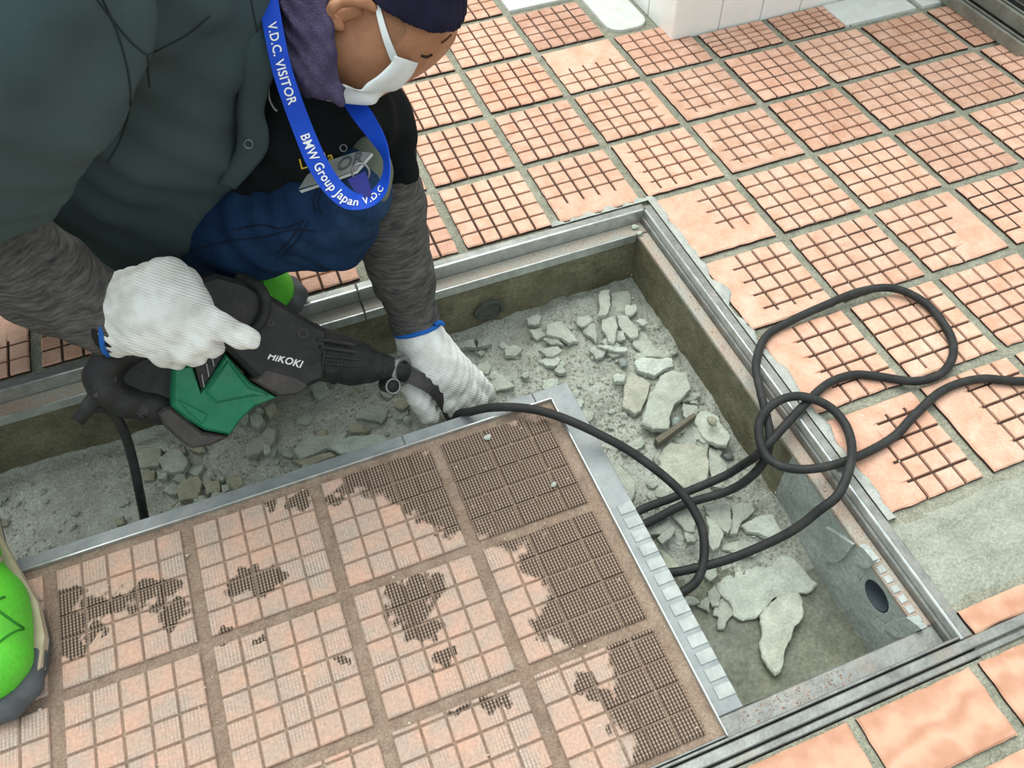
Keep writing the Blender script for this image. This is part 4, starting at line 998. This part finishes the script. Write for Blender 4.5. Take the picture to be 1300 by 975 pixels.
for k in range(5):
    a, b = TP(392+k*3, 428+k*10, .0), TP(440+k*2, 436+k*9, 0)
    off = (.036, .038, .038, .036, .030)[k]
    mk('grip_rib', *tube([a+TN*off*.97, b+TN*off*.80], .0022, 8), M_TOOLB, tool)
for k, u in enumerate((400, 424)):
    mk('grip_ring', *torus(TP(u, 448+k*6, 0), _b-_a, .0355-k*.003, .002, 28, 6), M_TOOLB, tool, smooth=True)
sh = SDF(.004); sh.wchain([(TP(466, 462, 0), .019), (TP(486, 466, 0), .0165), (TP(500, 468, 0), .014)]); sh.build('shoe_mount', M_BLACK, tool, .0025)
mk('clamp_collar', *torus(TP(509, 471, .002), (_b-_a)*.8+TN*.5, .0165, .0042, 24, 8), M_CHROME, tool, smooth=True)
mk('clamp_sleeve', *tube([TP(496, 468, .002), TP(516, 474, .0)], .0125, 16), M_BLACK, tool, smooth=True)
mk('pivot_roller', *tube([TP(494, 489, -.012), TP(494, 489, .014)], .0105, 18), M_BLACK, tool, smooth=True)
mk('roller_rim', *torus(TP(494, 489, .014), TN, .0095, .0018, 20, 6), M_CHROME, tool, smooth=True)
# bent flat chisel
cp = [P(510, 472, 1.088), P(532, 482, 1.098), P(552, 494, 1.11), P(566, 512, 1.13), P(580, 536, 1.155)]
cp = catmull(cp, 4); V, Fc = [], []
vr = (CAM-cp[0]).normalized()
for i, p in enumerate(cp):
    t = (cp[min(i+1, len(cp)-1)]-cp[max(i-1, 0)]).normalized(); w_ = t.cross(vr).normalized(); n_ = w_.cross(t).normalized()
    hw, ht = (.0105, .003) if i < len(cp)-3 else (.0115, .0018)
    V += [p+w_*hw+n_*ht, p-w_*hw+n_*ht, p-w_*hw-n_*ht, p+w_*hw-n_*ht]
for i in range(len(cp)-1):
    for k in range(4): kk = (k+1) % 4; Fc.append((i*4+k, i*4+kk, (i+1)*4+kk, (i+1)*4+k))
Fc += [(3,2,1,0), tuple(len(V)-4+k for k in range(4))]
mk('chisel', V, Fc, mat('blackened chisel steel', (62, 60, 60), (80, 78, 76), 50, .45, .1, 200, metal=.4), tool)['label'] = 'bent dark steel scraper chisel'
mk('hook', *tube(catmull([TP(300, 352, .01), TP(318, 362, .034), TP(327, 382, .042), TP(322, 405, .040), TP(310, 420, .034)], 6), .0065, 10), M_BLACK, tool, smooth=True)
mk('screw', *torus(TP(375, 421, .034), TN, .0052, .0014, 18, 6), M_TOOLG, tool, smooth=True)
mk('screw', *torus(TP(335, 408, .034), TN, .0034, .0012, 14, 6), M_TOOLG, tool, smooth=True)
mk('cord_guard', *tube([TP(128, 498, .004), TP(112, 516, .004), TP(97, 534, .006)], [.0105, .0088, .0080], 14), M_BLACK, tool, smooth=True)
v, f = tube(catmull([TP(108, 520, 0), TP(122, 518, 0), P(140, 522, .93), P(156, 545, .95), P(168, 582, .985), P(176, 620, 1.01), PZ(183, 656, -.075), PZ(186, 672, -.09)+Vector((0, -.03, 0))], 7), .0056, 10)
mk('power_cord', v, f, M_BLACK, tool, smooth=True)
tv, tf = text_vf('HiKOKI', .0148, .0004, 1.04, .18, .022)
wid = max(q.x for q in tv)
A, B = TP(330, 452, .0346), TP(373, 464, .0346); ex = (B-A); ey = TN.cross(ex).normalized()*1.; 
if ey.dot(TP(330, 430, .0346)-A) < 0: ey = -ey
sc = ex.length/wid
mk('maker_lettering', [A+ex.normalized()*(q.x*sc)+ey*(q.y*sc)+TN*q.z for q in tv], tf, M_PRINT, tool)['label'] = 'white HiKOKI lettering'

# ================================================================ PERSON
person = thing('person', PZ(-40, 560, 0), 'crouching person in grey green work shirt, jeans, white mask and white gloves', 'person')
# head directions: Uh crown, Fh face, Sh towards the camera side
Uh = (CR @ Vector((.75, .66, .10))).normalized(); Fh = (CR @ Vector((.66, -.75, -.06))); Fh = (Fh-Uh*Fh.dot(Uh)).normalized(); Sh = Fh.cross(Uh); Sh = Sh if Sh.dot(CAM-P(490, 0, .85)) > 0 else -Sh
HD = .845; px = HD/F
HC = P(488, -10, HD)
def hp(u, v, s): return P(u, v, HD)+Sh*s
body_ = SDF(.018)
def head_prims(S, e):
    S.ell(HC, (Fh, Uh, Sh), (102*px+e, 92*px+e, .071+e))
    for sg in (1, -1):
        S.wchain([(hp(522, 22, sg*.030), .033+e), (hp(498, 44, sg*.026), .033+e), (hp(472, 68, sg*.020), .032+e), (hp(464, 92, sg*.008), .022+e)], .016)   # cheek, jaw, chin
        S.wchain([(hp(432, 36, sg*.034), .028+e), (hp(438, 70, sg*.030), .022+e), (hp(456, 92, sg*.012), .018+e)], .014)                                   # jaw line
        S.wchain([(hp(564, 36, sg*.018), .009+e), (hp(550, 46, sg*.040), .008+e)], .010)                                                                  # brow
        S.wchain([(hp(536, 56, sg*.034), .009+e), (hp(520, 64, sg*.040), .009+e)], .012)                                                                  # cheek bone
head_prims(body_, 0)
body_.wchain([(hp(542, 58, 0), .006), (hp(528, 74, 0), .009), (hp(516, 82, 0), .010)], .008)                                                             # nose
body_.wchain([(P(452, 40, .85), .052), (P(395, 66, .855), .046), (P(340, 70, .875), .046)])                               # neck
body_.chain([(320,80,.90,44),(270,100,.93,50),(200,150,1.0,66),(80,230,1.08,70)])                                                         # trunk
body_.chain([(260,80,.86,40),(100,20,.70,50),(0,80,.66,62),(-80,230,.73,60),(-100,285,.77,50),(60,352,.84,42),(140,396,.87,30),(200,404,.88,26)], .02)
body_.chain([(330,100,.93,46),(440,120,1.0,26),(484,165,1.015,19),(499,280,1.065,22),(528,410,1.125,18),(552,455,1.14,18)], .02)
hipL, hipR = P(170, 275, 1.08), P(-100, 320, 1.02)
kneeL, ankL = P(448, 238, .92), Vector((-.69, .02, .09))
kneeR, ankR = P(-250, 450, .85), PZ(-90, 640, .11)
body_.wchain([(P(80, 240, 1.09), .08), (hipL, .055), (P(400, 265, .955), .038), (kneeL, .030), (P(420, 285, .995), .034), (ankL, .032), (Vector((-.60, .01, .045)), .026)], .02)
body_.wchain([(P(80, 240, 1.09), .08), (hipR, .06), (kneeR, .045), (ankR, .030), (PZ(-20, 760, .045), .018)], .02)
bo = body_.build('body', M_SKIN, person, .0042)
# ear
E0 = hp(428, 16, .064)
ear = SDF(.004)
ear.wchain([(P(416, 20, .77), .0045), (P(424, 9, .765), .005), (P(440, 3, .765), .0052), (P(462, 2, .772), .005), (P(474, 10, .778), .0045)])
ear.wchain([(P(418, 22, .775), .004), (P(424, 30, .778), .0045), (P(432, 34, .782), .0045)])
ear.wchain([(P(430, 20, .785), .007), (P(452, 12, .785), .008)])
ear.ell(P(440, 18, .768), (CR @ Vector((1, .25, 0)), CR @ Vector((-.25, 1, 0)), CR @ Vector((0, 0, 1))), (.010, .0055, .010), .004, True)
ear.build('ear', M_SKIN, bo, .0018)
bb = bvh_of(bo)
def drape(name, pts, r, m, parent, b, n=5, lift=.0006, k=8):
    out = []
    for q in catmull([Vector((u, v, 0)) for u, v in pts], k):
        h = hit(b, q.x, q.y, lift)
        if h is not None: out.append(h)
    if len(out) < 2: return None
    V, Fc = tube(out, r, n); return mk(name, V, Fc, m, parent, smooth=True)
drape('eye_lashes', [(535, 70), (541, 72), (548, 69)], .0014, M_EYE, bo, bb)
drape('eyebrow', [(560, 54), (567, 49), (572, 44)], .0011, mat('brown brow hair', (86, 58, 42), None, 20, .9, 0), bo, bb)
V, Fc = [], []; rows = [((474, -4), (500, 16)), ((482, 12), (512, 27)), ((488, 26), (516, 40)), ((493, 40), (510, 50)), ((497, 52), (504, 56))]
for (u0, v0), (u1, v1) in rows:
    for q in range(6): V.append(hit(bb, u0+(u1-u0)*q/5, v0+(v1-v0)*q/5, .0007) or P(u0, v0, .79))
for j_ in range(4):
    for q in range(5): Fc.append((j_*6+q, j_*6+q+1, (j_+1)*6+q+1, (j_+1)*6+q))
mk('sideburn', V, Fc, mat('cropped hair', (138, 101, 76), (156, 113, 85), 300, .9, .3, 900), bo, smooth=True)

# cap
_p1, _p2, _p3 = hit(bb, 476, 2, .004), hit(bb, 540, 37, .004), P(588, 20, .85)
capn = (_p2-_p1).cross(_p3-_p1).normalized(); capn = capn if capn.dot(Uh) > 0 else -capn
cap = SDF(.018); head_prims(cap, .007)
cap.cut(_p2, -capn)
cap.disp = lambda X, Y, Z: .0011*np.sin(X*260+Y*90)*np.sin(Y*180-Z*140)
cp_ = cap.build('cap', M_CAP, person, .0022)
cp_['label'] = 'dark navy cap pulled low'
# mask: lofted cup from the near cheek over the nose ridge to the far cheek
def off_body(u, v, lift):
    h = hit(bb, u, v, lift); return h if h is not None else P(u, v, .84)
Lb = [(501, 71), (497, 80), (480, 96), (466, 106), (457, 115), (444, 111), (430, 106), (412, 112), (402, 118)]
Rb = [(531, 80), (524, 94), (514, 106), (504, 114), (490, 117), (482, 124), (473, 133), (440, 131), (402, 125)]
V, Fc = [], []; n_t, n_s = 33, 13
Lc = catmull([Vector((u, v, 0)) for u, v in Lb], 4); Rc = catmull([Vector((u, v, 0)) for u, v in Rb], 4)
dL = [.783, .786, .79, .795, .80, .80, .80, .805, .81]; dR = [.845]*5+[.84, .83, .82, .815]
dLc = catmull([Vector((x, 0, 0)) for x in dL], 4); dRc = catmull([Vector((x, 0, 0)) for x in dR], 4)
for a in range(n_t):
    t = a/(n_t-1); i = a
    for b in range(n_s):
        s = b/(n_s-1)
        if s <= .6:
            q = s/.6; u, v = Lc[i].x+(Rc[i].x-Lc[i].x)*q, Lc[i].y+(Rc[i].y-Lc[i].y)*q
            d = dLc[i].x+(dRc[i].x-dLc[i].x)*(1-math.cos(q*1.5708))
            d += .0022*math.sin(q*9+t*5)*(1-q)
        else:
            q = (s-.6)/.4; u = Rc[i].x+(Lc[i].x-Rc[i].x)*q*.7; v = Rc[i].y+(Lc[i].y-Rc[i].y)*q*.7; d = dRc[i].x+.055*q
        if s <= .6:
            h = hit(bb, u, v, .004)
            if h is not None: d = min(d, -(CR.transposed() @ (h-CAM)).z)
        V.append(P(u, v, d))
for a in range(n_t-1):
    for b in range(n_s-1): Fc.append((a*n_s+b, a*n_s+b+1, (a+1)*n_s+b+1, (a+1)*n_s+b))
mk_ = mk('face_mask', V, Fc, M_MASK, person, smooth=True)
so = mk_.modifiers.new('solid', 'SOLIDIFY'); so.thickness = .0016; so.offset = 0
mk_['label'] = 'white folded face mask'
el = []
for u, v in ((480, 8), (483, 22), (487, 38), (492, 54), (498, 70), (501, 76)):
    h = hit(bb, u, v, .0035) or P(u, v, .79); el.append(h)
el = catmull(el, 4); V, Fc = [], []
for i, p in enumerate(el):
    w_ = CR @ Vector((1, .25, 0))*.0032*(.7+.6*i/len(el)); V += [p-w_, p+w_, p+w_-Sh*.0012, p-w_-Sh*.0012]
for i in range(len(el)-1):
    for k in range(4): kk = (k+1) % 4; Fc.append((i*4+k, i*4+kk, (i+1)*4+kk, (i+1)*4+k))
mk('ear_loop', V, Fc, M_MASK, mk_)

# t-shirt
ts = SDF(.03)
ts.chain([(345,90,.88,76),(330,190,.98,78),(250,230,1.06,80)])
ts.chain([(370,120,.885,52),(415,150,.905,48),(460,150,.95,46)])
ts.chain([(380,150,.885,46),(385,185,.895,42),(350,205,.92,44)])
ts.chain([(330,110,.93,70),(445,130,.98,52),(482,150,1.0,36),(503,212,1.025,31)], .025)
ts.disp = lambda X, Y, Z: .0022*np.sin(X*70-Y*60+Z*90)+.0015*np.sin(X*130+Z*110)
te = ts.build('t_shirt', M_TSHIRT, person, .005)
bt = bvh_of(te)
def decal(s, A, B, up, size, b, m, parent, name, thick=.0004, lift=.0012):
    tv, tf = text_vf(s, size, thick); wid = max(q.x for q in tv)
    Au, Bu = Vector(A), Vector(B); ex = Bu-Au; L_ = ex.length; ex.normalize(); ey = Vector(up).normalized(); k = L_/wid
    V = []
    for q in tv:
        w = Au+ex*q.x*k+ey*q.y*k; h = hit(b, w.x, w.y, lift+q.z) or P(w.x, w.y, .87); V.append(h)
    return mk(name, V, tf, m, parent)
decal('Lie fla', (381, 215), (424, 203), (-.25, -1), .1, bt, M_YELLOW, te, 'embroidery')['label'] = 'yellow embroidered lettering'

# jacket (open work shirt with short sleeves)
jk = SDF(.018)
jk.chain([(30,0,.60,150),(10,60,.62,150),(-60,190,.68,128)], .010)                   # near shoulder and sleeve
jk.chain([(190,-60,.74,150),(205,20,.80,130),(195,110,.88,133),(150,190,.98,140),(90,250,1.06,140)], .02)   # flank, hanging down and away
jk.chain([(215,160,.95,100),(205,235,1.0,92),(150,262,1.03,92)], .03)                  # front hem
jk.chain([(272,30,.83,66),(278,100,.875,64),(262,180,.945,60)], .03)
jk.chain([(150,-80,.72,150),(350,-110,.92,95)], .03)                                  # far shoulder
jk.chain([(266,10,.765,12),(252,75,.78,13),(228,128,.81,14),(190,165,.845,13),(140,196,.86,10)], .020)      # folds running to the armpit
jk.chain([(215,40,.735,10),(208,90,.765,11),(190,135,.80,11),(158,170,.82,9)], .020)
jk.chain([(300,150,.87,10),(270,215,.925,11),(215,262,.955,10),(150,290,.985,9)], .024)
def jdisp(X, Y, Z):
    return .0040*np.sin(38*X+52*Y-20*Z+2.2*np.sin(17*Z+9*X))+.0018*np.sin(95*X-60*Y+70*Z+1.5*np.sin(40*Y))
jk.disp = jdisp
jo = jk.build('jacket', M_JACKET, person, .0055); jo['label'] = 'grey green open work shirt with short sleeves'
bj = bvh_of(jo)
for pts in ([(120,-4),(145,28),(168,55),(187,70)], [(187,70),(215,56),(240,42),(266,20)], [(187,70),(188,90),(190,110)], [(128,-4),(148,40),(163,95),(164,140),(152,180),(136,206)], [(318,0),(330,60),(336,110),(332,140)]):
    drape('seam', pts, .0007, M_JSEAM, jo, bj)
# collar and front edge
V, Fc = [], []
ce_ = [(316,-20,.765),(328,20,.768),(340,55,.775),(347,85,.785),(340,112,.80),(334,140,.82),(340,165,.84),(338,190,.86),(320,214,.88),(298,238,.90)]
ci_ = [(290,-20,.755),(296,20,.758),(300,55,.766),(304,85,.778),(305,112,.795),(302,140,.815),(303,165,.835),(300,190,.855),(288,214,.875),(276,232,.895)]
a_ = catmull([P(*q) for q in ce_], 4); b_ = catmull([P(*q) for q in ci_], 4)
for p, q in zip(a_, b_):
    for s in (0, .3, .6, .85, 1): V.append(q+(p-q)*s+(CAM-q).normalized()*.006*math.sin(s*2.6))
for i in range(len(a_)-1):
    for k in range(4): Fc.append((i*5+k, i*5+k+1, (i+1)*5+k+1, (i+1)*5+k))
fp = mk('front_placket', V, Fc, M_JACKET, jo, smooth=True); so = fp.modifiers.new('s', 'SOLIDIFY'); so.thickness = .003
bp = bvh_of(fp)
q = max([h for h in (hit(bp, 317, 178, .006), hit(bj, 317, 178, .006)) if h is not None], key=lambda h: -(h-CAM).length)
mk('snap_button', *torus(q, CAM-q, .0042, .0009, 18, 6), M_CHROME, fp, smooth=True)
q = P(346, 122, .815)
mk('zip_pull', *tube(catmull([P(341, 112, .805), P(342, 125, .807), P(347, 136, .81), P(352, 141, .812)], 4), .0012, 6), M_CHROME, fp, smooth=True)

# jeans
je = SDF(.02)
je.wchain([(P(60, 260, 1.08), .105), (P(180, 275, 1.07), .075), (P(310, 287, 1.0), 66*1.0/F), (P(400, 263, .945), 58*.93/F), (P(447, 238, .91), 48*.91/F)])
je.wchain([(P(447, 240, .915), .038), (P(420, 285, .99), .050), (Vector((-.655, .03, .13)), .046), (Vector((-.68, .03, .075)), .044)], .02)
je.wchain([(P(60, 260, 1.08), .105), (P(-120, 330, 1.0), .085), (P(-260, 450, .84), .065), (PZ(-170, 600, .17), .055), (PZ(-108, 655, .085), .05)], .02)
je.disp = lambda X, Y, Z: .0026*np.sin(60*X+90*Z+2*np.sin(40*Y))*np.sin(45*Y-30*X)+.0012*np.sin(150*X-110*Y+90*Z)
jn = je.build('jeans', M_JEANS, person, .0045); bn = bvh_of(jn)
for pts in ([(295,292),(330,286),(360,290),(385,280)], [(385,280),(372,300),(352,322)], [(391,282),(379,303),(358,326)], [(405,236),(398,255),(402,272)], [(411,238),(404,256),(408,272)], [(240,318),(290,306),(330,302),(372,292),(402,294)]):
    drape('seam', pts, .0010, M_DSEAM, jn, bn)
kn = SDF(.012); kn.chain([(466,198,.912,27),(470,218,.905,26),(470,240,.902,25)])
k_ = kn.build('knee_patch', M_KNEE, jn, .004); k_['label'] = 'faded olive cloth over the knee'

# knit arm sleeves
a1 = SDF(.012); a1.chain([(498,196,1.035,30),(497,250,1.05,40),(499,305,1.07,44),(514,360,1.095,37),(525,400,1.115,29),(529,416,1.12,27)])
def knit(X, Y, Z): return .0012*np.sin(230*Z+30*np.sin(9*X)+20*Y)+.0016*np.sin(80*Z+20*Y)
a1.disp = knit; a1.build('arm_sleeve', M_SLEEVE, person, .004)
a2 = SDF(.012); a2.chain([(-120,262,.78,88),(-20,312,.81,74),(60,355,.84,62),(118,391,.865,50),(142,402,.87,46)]); a2.disp = lambda X, Y, Z: .0022*np.sin(150*X+60*Z+1.5*np.sin(50*Y))+.001*np.sin(300*X)
s2 = a2.build('arm_sleeve', M_SLEEVE, person, .004)
cf = SDF(.004); cf.chain([(139,400,.869,47.5),(146,402,.870,47)]); cf.build('cuff', M_CUFF, s2, .0035)

# gloves
g1 = SDF(.010)      # right hand on the handle, index finger laid along the housing
g1.chain([(148,400,.872,48),(160,398,.872,46),(190,398,.868,52),(225,400,.868,46)], .012)
g1.chain([(135,425,.872,18),(150,440,.876,12)], .01)
g1.chain([(172,368,.872,26),(212,354,.872,24),(234,372,.878,22)], .014)                 # thumb side
g1.chain([(222,344,.880,12),(238,352,.90,12),(250,366,.925,12)], .008)                    # thumb going over the grip
g1.chain([(232,392,.862,24),(258,404,.858,19),(282,416,.858,15.5),(304,426,.860,14.5),(318,431,.863,13)], .008)   # index
g1.chain([(225,415,.862,22),(254,432,.862,17),(270,440,.878,14),(258,440,.91,13)], .003)
g1.chain([(208,425,.862,22),(232,446,.864,16),(248,451,.882,14),(232,448,.915,13)], .003)
g1.chain([(188,428,.864,22),(206,451,.868,15),(224,456,.886,13),(206,452,.915,12)], .003)
kn1 = lambda X, Y, Z: .0007*np.sin(420*X+300*Z)
g1.disp = kn1
gl1 = g1.build('glove', M_GLOVE, person, .0024); gl1['label'] = 'white knit glove gripping the tool handle'
bg1 = bvh_of(gl1)
w_ = (P(120, 392, .865)-P(170, 400, .872)).normalized()
mk('cuff_band', *torus(P(146, 401, .872), w_, .0415, .0028, 36, 6), M_BLUEBAND, gl1, smooth=True)
mk('cuff_ridge', *torus(P(166, 399, .871), w_, .0405, .0022, 36, 6), M_GLOVE, gl1, smooth=True)
g2 = SDF(.009)      # left hand holding the chisel down
g2.chain([(530,420,1.122,29),(538,440,1.128,31),(550,462,1.135,35),(566,478,1.145,35)], .012)
g2.chain([(582,464,1.150,15),(602,482,1.165,13),(618,497,1.185,10),(621,501,1.20,9)], .003)
g2.chain([(576,476,1.140,15),(594,496,1.150,13),(608,508,1.175,10.5),(610,513,1.195,9)], .003)
g2.chain([(566,486,1.135,15),(582,506,1.142,13),(594,517,1.165,11),(596,522,1.185,9)], .003)
g2.chain([(554,490,1.135,15),(570,512,1.138,12.5),(579,523,1.150,10.5),(582,528,1.17,9)], .003)
g2.chain([(526,460,1.135,20),(522,486,1.128,15),(534,508,1.128,13.5),(545,528,1.135,12.5)], .008)    # thumb on the other side of the blade
g2.disp = lambda X, Y, Z: .0008*np.sin(300*X-380*Z)
gl2 = g2.build('glove', M_GLOVE, person, .0024); gl2['label'] = 'white knit glove steadying the chisel in the trench'
w_ = (P(524, 396, 1.11)-P(536, 436, 1.125)).normalized()
mk('cuff_band', *torus(P(530, 417, 1.12), w_, .0305, .0034, 36, 8), M_BLUEBAND, gl2, smooth=True)
mk('band_loop', *tube(catmull([P(552, 412, 1.10), P(558, 409, 1.10), P(563, 412, 1.105)], 4), .003, 8), M_BLUEBAND, gl2, smooth=True)

# shoes
def shoe(name, heel, toe, label):
    heel, toe = Vector(heel), Vector(toe); d = toe-heel; L_ = d.length; d.normalize(); s = Vector((-d.y, d.x, 0)); z = Vector((0, 0, 1))
    at = lambda a, b, c: heel+d*(a*L_)+s*b+z*c
    up = SDF(.02)
    up.wchain([(at(.12, 0, .055), .034), (at(.40, 0, .055), .038), (at(.70, .0, .046), .040), (at(.86, 0, .038), .032)])
    up.wchain([(at(.62, .012, .034), .036), (at(.84, .008, .032), .028)]); up.wchain([(at(.62, -.012, .034), .036), (at(.84, -.008, .032), .028)])
    up.wchain([(at(.14, 0, .06), .036), (at(.17, 0, .105), .038)])
    up.cut(heel+z*.016, (0, 0, -1))
    t = up.build('shoe', M_SHOE, person, .0032); t['label'] = label
    def outline(e, z0, z1, m, nm):
        pr = [(0.0,.022),(.04,.032),(.15,.037),(.32,.035),(.5,.042),(.68,.050),(.82,.047),(.92,.036),(.985,.018)]
        left = [(a*L_*1.02-.006, w+e) for a, w in pr]; ring_ = [(a, w) for a, w in left]+[(a, -w) for a, w in left[::-1]]
        n = len(ring_); V = [heel+d*a+s*w+z*z0 for a, w in ring_]+[heel+d*a+s*w+z*z1 for a, w in ring_]
        Fc = [tuple(range(n))[::-1], tuple(range(n, 2*n))]+[(i, (i+1) % n, n+(i+1) % n, n+i) for i in range(n)]
        return mk(nm, V, Fc, m, t)
    outline(.001, .0022, .011, M_SOLE, 'outsole'); outline(.003, .0112, .022, M_MIDSOLE, 'midsole')
    tc = SDF(.01); tc.wchain([(at(.86, .036, .014), .010), (at(.955, .020, .014), .013), (at(.985, 0, .014), .014), (at(.955, -.020, .014), .013), (at(.86, -.036, .014), .010)]); tc.cut(heel+z*.010, (0, 0, -1)); tc.build('toe_bumper', M_SOLE, t, .003)
    b = BVHTree.FromPolygons([worldloc(t)+v.co for v in t.data.vertices], [tuple(p.vertices) for p in t.data.polygons])
    def over(pts, r, m, nm):
        o = []
        for q in catmull([Vector((a, w, 0)) for a, w in pts], 6):
            st = heel+d*(q.x*L_)+s*q.y+z*.3; h = b.ray_cast(st, -z)
            if h[0] is not None: o.append(h[0]+h[1]*.0005)
        if len(o) > 2: mk(nm, *tube(o, r, 6), m, t, smooth=True)
    for sg in (-1, 1):
        over([(.15, sg*.020), (.4, sg*.028), (.6, sg*.026), (.68, 0)], .0012, M_SHOESEAM, 'stitching')
        over([(.70, sg*.040), (.76, sg*.015), (.78, 0)], .0012, M_SHOESEAM, 'stitching')
    for a in (.36, .44, .52, .60): over([(a, -.022), (a+.01, 0), (a, .022)], .0024, M_SHOE, 'lace')
    for sg in (-1, 1):
        over([(.46, sg*.046), (.56, sg*.030), (.68, sg*.026), (.76, sg*.034), (.82, sg*.044)], .0013, M_SHOESEAM, 'stitching')
        over([(.80, sg*.044), (.86, sg*.020), (.88, 0)], .0011, M_SHOESEAM, 'stitching')
        for a in (.40, .50): over([(a, sg*.028), (a+.01, sg*.036), (a+.01, sg*.044)], .0045, M_MIDSOLE, 'side_tab')
    return t
shoe('shoe', PZ(-52, 640, .0), PZ(22, 906, .0), 'lime green shoe planted on the tiled lid')
tL = PZ(383, 383, 0); shoe('shoe', tL+Vector((-.265, .035, 0)), tL, 'lime green shoe on the far side of the trench')

# towel round the neck
tw = SDF(.010)
tw.chain([(345,-30,.81,32),(358,20,.805,28),(370,60,.795,25),(392,95,.785,20),(418,118,.785,10),(428,128,.787,5)], .012)
tw.chain([(385,-40,.79,36),(388,10,.78,30),(398,45,.778,24),(408,80,.780,20),(420,108,.783,12)], .012)
tw.chain([(352,40,.80,18),(362,80,.80,16),(372,96,.802,8)], .01)
tw.chain([(370,-60,.84,60),(440,-90,.90,50)], .02)
tw.disp = lambda X, Y, Z: .0030*np.sin(150*X-90*Z+1.5*np.sin(60*Y))+.0012*np.sin(420*X+260*Z)
tag(tw.build('neck_towel', M_TOWEL, None, .0035), 'purple grey towel draped round the neck under the ear', 'towel')

# lanyard with badge
ly = thing('lanyard', P(455, 262, .80), 'blue visitor lanyard looping from the neck with clear badge holder', 'lanyard')
LP = [(340,-5,.758,12,-3,0),(348,42,.757,12,-3,0),(358,88,.762,12,-3.2,0),(371,128,.772,12,-3.6,0),(386,168,.788,12,-4.2,0),(401,203,.794,12,-5.5,0),(420,234,.80,10.5,-7.5,0),(443,254,.802,6,-10.5,0),(465,255,.806,-2.5,-9,.004),(482,243,.812,-6,-5,.008),(490,223,.820,-4.5,-1,.010),(490,200,.826,-4,1.5,.010),(480,177,.830,-8,4,.006),(464,152,.836,-11,5.5,0),(449,130,.842,-11,5.5,0),(440,112,.848,-11,5.5,0)]
ctr = catmull([P(*q[:3]) for q in LP], 10); wv = catmull([P(q[0]+q[3], q[1]+q[4], q[2]+q[5])-P(*q[:3]) for q in LP], 10)
V, Fc = [], []
def lface(i):
    t = (ctr[min(i+1, len(ctr)-1)]-ctr[max(i-1, 0)]).normalized(); return wv[i].cross(t).normalized()*-1
for i, c in enumerate(ctr):
    n_ = lface(i); V += [c-wv[i]+n_*.0005, c+wv[i]+n_*.0005, c+wv[i]-n_*.0005, c-wv[i]-n_*.0005]
for i in range(len(ctr)-1):
    for k in range(4): kk = (k+1) % 4; Fc.append((i*4+k, i*4+kk, (i+1)*4+kk, (i+1)*4+k))
Fc += [(3,2,1,0), tuple(len(V)-4+k for k in range(4))]
strap = mk('strap', V, Fc, M_LANYARD, ly, smooth=False)
arc = [0.]
for a, b in zip(ctr, ctr[1:]): arc.append(arc[-1]+(b-a).length)
def along(s, start, end, size, spacing=1.05):
    """lettering wrapped along the strap between two stations given as control point numbers"""
    s0 = arc[int(start*10)]+(arc[min(int(start*10)+1, len(arc)-1)]-arc[int(start*10)])*(start*10 % 1); s1 = arc[int(end*10)]
    tv, tf = text_vf(s, 1., 0., spacing, 0., .016); wid = max(q.x for q in tv); k = (s1-s0)/wid; V = []
    # cut long edges are fine: letters are small against the bend
    for q in tv:
        a = s0+q.x*k; i = max(0, min(len(arc)-2, next((n for n in range(len(arc)-1) if arc[n+1] >= a), len(arc)-2)))
        t = (a-arc[i])/max(1e-9, arc[i+1]-arc[i]); c = ctr[i].lerp(ctr[i+1], t); w_ = wv[i].lerp(wv[i+1], t); n_ = lface(i).lerp(lface(i+1), t)
        if n_.dot(CAM-c) < 0: n_ = -n_
        V.append(c+w_*((q.y-.35)/.35*size)+n_*.0011)
    return mk('lettering', V, tf, M_PRINT, strap)
along('V.D.C. VISITOR', .75, 3.1, .46)
along('BMW Group Japan V.D.C', 4.05, 9.35, .46)
# navy tongue, ring and clear badge holder
def strip(name, pts, m, th, parent):
    n = len(pts); p = [P(*q) for q in pts]; V = p+[q-(CAM-q).normalized()*th for q in p]
    Fc = [tuple(range(n)), tuple(range(n, 2*n))[::-1]]+[(i, n+i, n+(i+1) % n, (i+1) % n) for i in range(n)]
    return mk(name, V, Fc, m, parent)
strip('clip_tongue', [(441,228,.812),(464,217,.818),(470,236,.812),(472,249,.808),(459,253,.806),(450,243,.808)], M_NAVY, .002, ly)
mk('metal_clip', *torus(P(458, 219, .82), CAM-P(458, 219, .82), .0085, .0012, 20, 6), M_CHROME, ly, smooth=True)
mp = bpy.data.materials.new('clear badge plastic'); nt, N, L, bs = nodes(mp); MATS['clear'] = mp
bs.inputs['Base Color'].default_value = (*lin((150, 156, 152)), 1); bs.inputs['Roughness'].default_value = .25; bs.inputs['Transmission Weight'].default_value = .15
bh = strip('badge_holder', [(379,240,.842),(390,222,.846),(420,203,.85),(455,192,.852),(471,194,.85),(452,216,.838),(408,232,.836)], mp, .003, ly)
strip('badge_edge', [(380,242,.839),(408,233,.834),(452,217,.835),(472,194,.846),(474,197,.846),(454,220,.833),(410,236,.832),(383,245,.838)], mat('pale badge rim', (186, 190, 184), None, 10, .4, 0), .002, ly)
bbh = bvh_of(bh)
o = decal('OR', (427, 219), (460, 207), (.25, -1), .1, bbh, M_GREYTXT, bh, 'badge_lettering')
q = P(436, 188, .853); mk('badge_ring', *torus(q, CAM-q, .0034, .0007, 18, 6), M_CHROME, ly, smooth=True)
